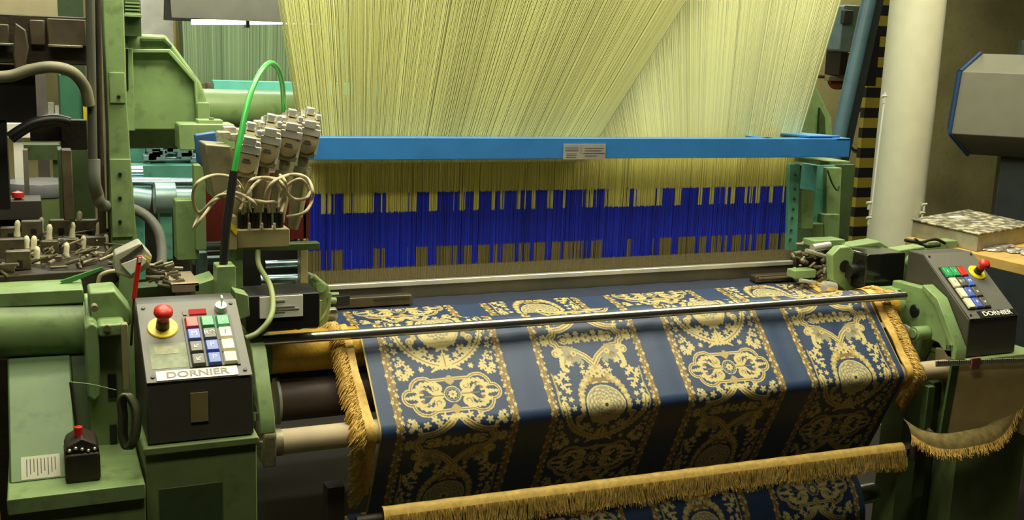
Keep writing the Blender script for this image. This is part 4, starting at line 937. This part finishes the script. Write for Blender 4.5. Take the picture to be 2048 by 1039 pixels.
m = MB().px(1680,104,1694,150,5.02,.1).px(1678,10,1684,150,5.05,.1); m.build('bracket', black, t)
MB().px(1694,106,1712,140,5.05,.02).build('yellow_panel', mat('dull_yellow', (.33,.27,.05), .6), t)
MB().box(at(1684,60,y=5).x, at(1715,60,y=5).x, 5.1, 6.4, 1.85, 1.9).build('wall_arm', darkgr, t)
t = thing('rust_disc', 'rust-brown disc with a narrow shelf on the wall below the switch box', 'disc', (3.9, 5.2, 1.2))
p = at(1680,155,y=5.1); MB().cyl(p, p+V((0,.03,0)), .07, seg=28).build('disc', redbr, t)
MB().px(1658,152,1700,162,5.06,.04).build('shelf', olive, t, .002)
MB().cyl(p+V((0,.02,0)), p+V((0,1.3,0)), .01).build('pin', dark, t)
t = thing('conveyor_strut', 'grey-blue steel strut leaning diagonally beside the striped post', 'strut', (3.5, 4.2, 0))
a = at(1738,0,y=4.3); b = at(1680,262,y=4.3); dr = (a-b).normalized()
m = MB(); m.cyl(a+dr*.6, b-dr*1.7, .036, seg=20); m.build('tube', mat('strut_blue', (.10,.19,.23), .4), t)
a = at(1752,0,y=4.36); b = at(1700,262,y=4.36); m = MB(); m.cyl(a+dr*.6, b-dr*1.7, .034, seg=4); m.build('dark_rail', darkgr, t)
m = MB().px(1728,70,1756,172,4.38,.05); m.build('gusset', black, t)
# octagonal housing, axis turned towards the camera's right
t = thing('octagonal_housing', 'grey-beige eight-sided machine housing with blue edge at the right edge', 'machine housing', (3.1, 2.9, 1.3))
D = 4.7; ctr = at(1905, 215, D=D); ang = R(-45)
Mx = Matrix.Translation(ctr) @ Matrix.Rotation(ang, 4, 'Z') @ Matrix.Scale(4.7/3.55, 4)      # local x runs right, local y away
s = D/F
prof = [(0.055,+.185),(.0,.115),(-.0,-.085),(.055,-.170),(.30,-.170),(.36,-.09),(.36,.115),(.30,.185)]
# silhouette of the end: corners at x by height
m = MB(); m.M = Mx
L_ = .75; secs = []
A = m.verts([(.012,.0,.118),(.07,.09,.178),(.07,.33,.178),(.012,.42,.118),(.0,.42,-.085),(.065,.33,-.155),(.065,.09,-.155),(.0,.0,-.085)])
B = m.verts([(L_,.0,.118),(L_,.09,.178),(L_,.33,.178),(L_,.42,.118),(L_,.42,-.085),(L_,.33,-.155),(L_,.09,-.155),(L_,.0,-.085)])
m._f(A); m._f(B[::-1])
for i in range(8): m._f([A[i], A[(i+1) % 8], B[(i+1) % 8], B[i]])
m.build('shell', mat('housing_grey', (.22,.22,.16), .5, var=.05), t, .003)
m = MB(); m.M = Mx
cor = [(.012,-.002,.118),(.07,.088,.180),(.07,.332,.180),(.012,.422,.118),(0,.422,-.085),(.065,.332,-.157),(.065,.088,-.157),(0,-.002,-.085)]
for i in range(8): m.cyl(cor[i], cor[(i+1) % 8], .006, seg=8)
m.build('edge_trim', mat('navy_trim', (.02,.06,.16), .5), t)
m = MB(); m.M = Mx; m.box(.17, .6, .12, .34, -ctr.z*3.55/4.7, -.155); m.build('pedestal', darkgr, t, .004)
m = MB(); m.M = Mx; m.box(.19, .5, .10, .3, .178, .225); m.build('top_unit', darkgr, t, .003)
m = MB(); m.M = Mx; m.tube([(.27,.12,.225),(.30,.10,.25),(.35,.12,.262),(.42,.14,.24)], .010, 8).tube([(.28,.1,.23),(.33,.13,.27),(.4,.1,.25)], .007, 8); m.build('dark_tube', black, t)
# table with stack
t = thing('table', 'table with a thick yellow wood edge behind the right console', 'table', (3.1, 2.6, 0))
zt_ = 1.035
MB().box(2.80, 3.7, 2.30, 2.88, zt_-.035, zt_).build('tabletop', wood, t, .003)
for x, y in ((2.86,2.84),(3.64,2.36),(3.64,2.84)): MB().box(x-.025, x+.025, y-.025, y+.025, 0, zt_-.035).build('leg', darkgr, t)
t = thing('sample_stack', 'stack of fabric samples under a clear film with a speckled top, on the table', 'stack of fabric', (3.15, 2.7, zt_))
Z1 = zt_+.062
def corner(u, v, z): return at(u, v, z=z)
cs = [corner(1822,437,Z1), corner(1958,467,Z1), corner(2075,448,Z1), corner(1935,418,Z1)]
spk = bpy.data.materials.new('speckled_felt'); spk.use_nodes = True; N = spk.node_tree.nodes; L = spk.node_tree.links; vo = N.new('ShaderNodeTexNoise'); vo.inputs['Scale'].default_value = 38; vo.inputs['Detail'].default_value = 3
tc = N.new('ShaderNodeTexCoord'); L.new(tc.outputs['Object'], vo.inputs['Vector']); cr = N.new('ShaderNodeValToRGB'); cr.color_ramp.elements[0].position = .47; cr.color_ramp.elements[0].color = (.09,.08,.05,1); cr.color_ramp.elements[1].position = .62; cr.color_ramp.elements[1].color = (.5,.46,.3,1)
L.new(vo.outputs['Fac'], cr.inputs[0]); L.new(cr.outputs[0], N['Principled BSDF'].inputs['Base Color']); N['Principled BSDF'].inputs['Roughness'].default_value = .6
def slab(z0, z1, inset, name, mt_):
    c_ = sum((V((p.x, p.y)) for p in cs), V((0,0)))/4
    m = MB(); m.prism([(c_.x+(p.x-c_.x)*(1-inset), c_.y+(p.y-c_.y)*(1-inset)) for p in cs], 'z', z0, z1); return m.build(name, mt_, t, .002)
slab(zt_, zt_+.056, .03, 'swatch_block', mat('film_block', (.33,.30,.19), .35, var=.2, scale=20)); slab(Z1-.006, Z1, 0, 'top_swatch', spk)
p = at(1903,434,z=Z1); MB().box(p.x, p.x+.06, p.y-.01, p.y+.015, Z1, Z1+.002).build('paper_slip', white, t)
t = thing('crumpled_wrap', 'crumpled silvery wrap lying at the near edge of the table', 'wrapping', (2.95, 2.4, zt_))
m = MB(); random.seed(5)
for i in range(26):
    u = random.uniform(1965, 2060); p = at(u, 492+.12*(u-1965)+random.uniform(-6,8), z=zt_); m.sph((p.x, p.y, zt_+.004), random.uniform(.012,.022), 1.5, 1, .35)
m.build('foil', mat('silvery_wrap', (.42,.38,.33), .3, .5, var=.5, scale=70), t)
# ------------------------------------------------------------------ floor, ceiling, far hall on the left
MB().box(-8, 14, -1.5, 12, -.05, 0).build('floor', floorm); struct(bpy.data.objects['floor'])
MB().box(-8, -7.8, -1.5, 12, 0, 5).build('wall_left', wallm); struct(bpy.data.objects['wall_left'])
a = at(0,730,z=0); b = at(0,875,z=0)
MB().box(-4, at(75,780,z=0).x, 3.2, 7.5, 0, .004).build('floor_painted', mat('orange_floor', (.42,.17,.035), .55, var=.12, scale=4)); struct(bpy.data.objects['floor_painted'])
for k_, q in enumerate((a, b)):
    n_ = 'trim_%d' % (k_+1); MB().box(-4, q.x+.3, q.y-.05, q.y+.05, .004, .006).build(n_, white); struct(bpy.data.objects[n_])
# second loom behind on the left
B2 = 4.6
def bharn():
    xb_ = (at(370,165,y=B2).x, at(760,165,y=B2).x); n = 420; P2 = []; tt2 = []
    for r_ in range(5):
        f = np.linspace(0, 1, n)+rng.uniform(-.001,.001,n); xb0 = xb_[0]+(xb_[1]-xb_[0])*f; zb_ = at(450,168,y=B2).z
        P2.append(np.stack([np.stack([xb0, np.full(n, B2+.03*r_), np.full(n, zb_)], -1), np.stack([xb0+.12*(f-.2), np.full(n, B2+.05*r_), np.full(n, 2.6)], -1)], 1))
        tt2.append(np.array([[.22,.28,.15]])*(1+rng.normal(0,.18,n))[:, None])
    v, f_, c = strands(np.concatenate(P2), .0021, np.concatenate(tt2)); o = npmesh('harness_cords', v, f_, harn, None, c, org=(1.2, B2, 1.5))
    tag(o, 'dull green harness cords of the second loom behind', 'harness cords', 'far loom harness', 'stuff')
bharn()
t = thing('harness_beam', 'turquoise beam of the second loom behind the green gearbox', 'beam', (1.2, B2, 1.4))
MB().px(426,164,760,189,B2-.1,.05,.003).build('beam', cyan, t, .003); MB().px(415,166,428,182,B2-.12,.06).build('end_block', olive, t)
t = thing('second_loom_frame', 'teal frame with shafts and chrome fittings of the loom behind', 'loom', (.6, 4.2, .5))
m = MB().px(262,330,400,356,4.3,.1,.004).px(262,385,290,560,4.2,.1).px(320,405,345,520,3.9,.06,.004).px(255,272,290,325,4.5,.1); m.build('casting', teal, t, .003)
m = MB().cyl(at(262,365,y=4.1), at(400,365,y=4.1), .02).cyl(at(300,318,y=4.4), at(400,316,y=4.4), .022).cyl(at(262,346,y=4.2), at(285,346,y=4.2), .03); m.build('shaft', mat('bluish_steel',(0,0,0)), t)
m = MB().cyl(at(308,395,y=3.9), at(350,395,y=3.9), .055).cyl(at(262,395,y=4.1), at(300,400,y=4.1), .045).cyl(at(350,395,y=4.1), at(385,395,y=4.1), .04); m.build('drum', mat('pale_drum', (.3,.42,.4), .35, .4), t, .002)
m = MB().px(255,280,410,600,4.75,.05); m.build('dark_panel', dark, t)
m = MB(); random.seed(21)
for i in range(22):
    u = random.uniform(290, 400); v = random.uniform(272, 325); p = at(u, v, y=4.35); m.box(p.x-.02, p.x+random.uniform(.0,.04), p.y, p.y+.05, p.z-.012, p.z+random.uniform(.004,.02))
m.build('fitting', mat('pale_drum',(0,0,0)), t, .002)
MB().sph(at(335,277,y=4.3), .028, 1, 1, .7).build('red_button', red, t)
# grey reflector lamps over the far loom
MB().box(-8, 14, -1.5, 12, 3.9, 4.0).build('ceiling', mat('ceiling_grey',(.1,.1,.07),.8)); struct(bpy.data.objects['ceiling'])
t = thing('fluorescent_lamp', 'grey reflector lamp with two lit tubes above the loom behind', 'lamp', (1.2, 3.6, 1.9))
a = at(335,0,y=3.7); b = at(800,30,y=3.7)
lm = mat('lit_tube', (.9,.9,1), .3, emit=(.75,.85,1), es=9)
zc = at(460,44,y=3.7).z
xs0, xs1 = at(340,44,y=3.7).x, at(640,44,y=3.7).x
m = MB().prism([(3.66,zc+.004),(3.665,zc+.02),(3.70,zc+.095),(3.85,zc+.095),(3.89,zc+.0),(3.88,zc-.0),(3.845,zc+.085),(3.705,zc+.085)], 'x', xs0, xs1+.6); m.build('reflector', mat('lamp_grey', (.14,.14,.11), .5), t, .002)
for u0_, u1 in ((383,490),(497,566),(572,660)): MB().cyl(at(u0_,44,y=3.72), at(u1,44,y=3.72), .008, seg=14).build('tube', lm, t)
MB().cyl((xs0+.3,3.78,zc+.09), (xs0+.3,3.78,3.9), .006).build('hanger', charcoal, t); MB().cyl((xs1+.2,3.78,zc+.09), (xs1+.2,3.78,3.9), .006).build('hanger', charcoal, t)
m = MB().box(at(490,44,y=3.72).x, at(497,44,y=3.72).x, 3.70, 3.74, zc-.016, zc+.03); m.build('holder', charcoal, t)
# pale hangings and far walls to the left
MB().box(at(280,100,y=5.4).x, at(348,100,y=5.4).x, 5.4, 5.42, 0, 3.0).build('x', mat('white_sheet', (.8,.78,.7), .8)); o = bpy.data.objects['x']; o.name = 'white_curtain'; tag(o, 'pale hanging sheet in the bright gap above the gearbox', 'curtain')
MB().box(at(352,100,y=5.3).x, at(378,100,y=5.3).x, 5.3, 5.36, 0, 3.0).build('x', mat('dull_yellow',(0,0,0))); o = bpy.data.objects['x']; o.name = 'yellow_post'; tag(o, 'dull yellow post left of the far green cords', 'post')
hall = mat('hall_cream', (.42,.37,.19), .8, var=.05)
MB().px(-40,-60,118,60,6.0,.05).build('x', hall); o = bpy.data.objects['x']; o.name = 'wall_panel'; tag(o, 'cream wall panel seen at the top left corner', 'panel')
t = thing('far_cabinet', 'tall green cabinet with a yellow edge seen through the gap under the dusty hose', 'cabinet', (.1, 5.0, 0))
MB().box(at(120,200,y=5).x, at(172,200,y=5).x, 5.0, 5.3, 0, at(150,150,y=5).z).build('body', mat('far_green', (.05,.2,.1), .5), t, .004); MB().px(166,180,173,240,4.98,.03).build('yellow_edge', yellow, t)
MB().px(118,-40,168,152,5.0,.1).build('top_part', greend, t)
t = thing('lit_bench', 'brightly lit bench with white items far off between the dark frames', 'bench', (.0, 5.6, .9))
MB().px(90,232,122,240,5.6,.2).build('top', white, t); MB().px(96,205,108,232,5.7,.05).px(110,212,118,232,5.68,.05).build('item', hazy, t); MB().box(at(70,200,y=5.65).x, at(94,200,y=5.65).x, 5.65, 5.7, 0, at(80,150,y=5.65).z).build('post', mat('grey_brown', (.15,.13,.1), .7), t)
MB().px(12,247,60,275,3.4,.1).box(at(25,260,y=3.4).x, at(45,260,y=3.4).x, 3.42, 3.48, 0, at(40,275,y=3.4).z).build('x', white); o = bpy.data.objects['x']; o.name = 'white_tray'; tag(o, 'white tray glowing behind the black hose at far left', 'tray')
MB().px(34,290,120,320,3.6,.1).box(at(105,300,y=3.6).x, at(119,300,y=3.6).x, 3.62, 3.68, 0, at(100,320,y=3.6).z).build('x', greend); o = bpy.data.objects['x']; o.name = 'machine_rail'; tag(o, 'dark green machine rail above the round green drum lid', 'rail')
t = thing('yarn_can', 'green barrel with a shiny plastic rim at the far left', 'barrel', (.0, 3.2, .9))
p = at(80,362,y=3.2); MB().lathe((p.x,3.2,0), (0,0,1), [(0,.085),(p.z-.03,.085)], 36).build('body', greenc, t)
MB().lathe((p.x,3.2,p.z-.035), (0,0,1), [(0,.088),(.02,.094),(.035,.088),(.036,.05)], 36).build('rim', mat('shiny_rim', (.3,.3,.34), .2, .3), t)
t = thing('small_console', 'small dark console with a red stop button at the far left', 'control console', (-.05, 2.75, 1.1))
MB().px(-60,402,84,440,2.75,.1,.002).build('case', charcoal, t, .002); MB().box(-.12,-.04,2.78,2.84,0,at(10,440,y=2.75).z).build('pedestal', dark, t)
p = at(36,396,y=2.78); MB().lathe(p-V((0,0,.012)), (0,0,1), [(0,.008),(.012,.008),(.014,.014),(.026,.013),(.03,.0)], 20).build('button', red, t); MB().cyl(p-V((0,0,.014)), p-V((0,0,.006)), .009).build('collar', yellow, t)
t = thing('brown_crate', 'rust-brown board under the green drum at the left edge', 'board', (-.1, 3.0, .7))
MB().box(at(10,720,y=2.6).x, at(175,720,y=2.6).x, 2.6, 2.64, 0, at(90,706,y=2.6).z).build('board', mat('brown_board', (.16,.07,.02), .6), t, .002); 
# tall green side parts between openings
MB().box(at(120,400,y=2.9).x, at(190,400,y=2.9).x, 2.9, 3.0, 0, at(150,300,y=2.9).z).build('x', greend); o = bpy.data.objects['x']; o.name = 'backing_plate'; tag(o, 'dark green panel behind the thread guides', 'panel')
MB().box(at(50,400,y=2.95).x, at(60,400,y=2.95).x, 2.95, 3.0, 0, at(55,300,y=2.95).z).build('x', mat('grey_brown',(0,0,0))); o = bpy.data.objects['x']; o.name = 'machine_post'; tag(o, 'grey post at the far left in front of the green barrel', 'post')
# ------------------------------------------------------------------ lights: fluorescent fixtures over the weaving aisle, and an added fill
def lamp(x, y, z, w, h, power, col, rot=(0,0,0)):
    ld = bpy.data.lights.new('tube_or_fill_light', 'AREA'); ld.shape = 'RECTANGLE'; ld.size = w; ld.size_y = h; ld.energy = power; ld.color = col
    o = bpy.data.objects.new('tube_or_fill_light', ld); COL.objects.link(o); o.location = (x, y, z); o.rotation_euler = rot; return o
WARM = (1, .94, .68)
lamp(2.2, 2.27, 2.9, 1.5, .9, 62, WARM, (R(6), 0, 0))
lamp(.45, 2.22, 2.9, 1.5, .9, 35, WARM, (R(6), 0, 0))
lamp(.3, 2.35, 2.2, .9, .1, 9, WARM)
lamp(3.6, 3.0, 3.1, 1.2, .15, 22, WARM)
lamp(4.4, 5.3, 3.2, 2.0, .2, 75, WARM)
lamp(1.0, 4.0, 3.0, 1.5, .2, 40, (.85,1,.9))
lamp(.1, 1.15, 3.0, 1.5, .2, 24, WARM)  # added fill, no fixture: brightens the faces turned to the camera
lamp(.2, 5.2, 3.0, 1.5, .2, 45, (1,.97,.85))
w = bpy.data.worlds.new('hall'); sc.world = w; w.use_nodes = True; w.node_tree.nodes['Background'].inputs[0].default_value = (.009,.008,.005,1); w.node_tree.nodes['Background'].inputs[1].default_value = 1
sc.view_settings.view_transform = 'Standard'; sc.view_settings.look = 'None'; sc.view_settings.gamma = 1; sc.view_settings.exposure = 0
for o in list(bpy.data.objects):
    if '_o' in o: del o['_o']
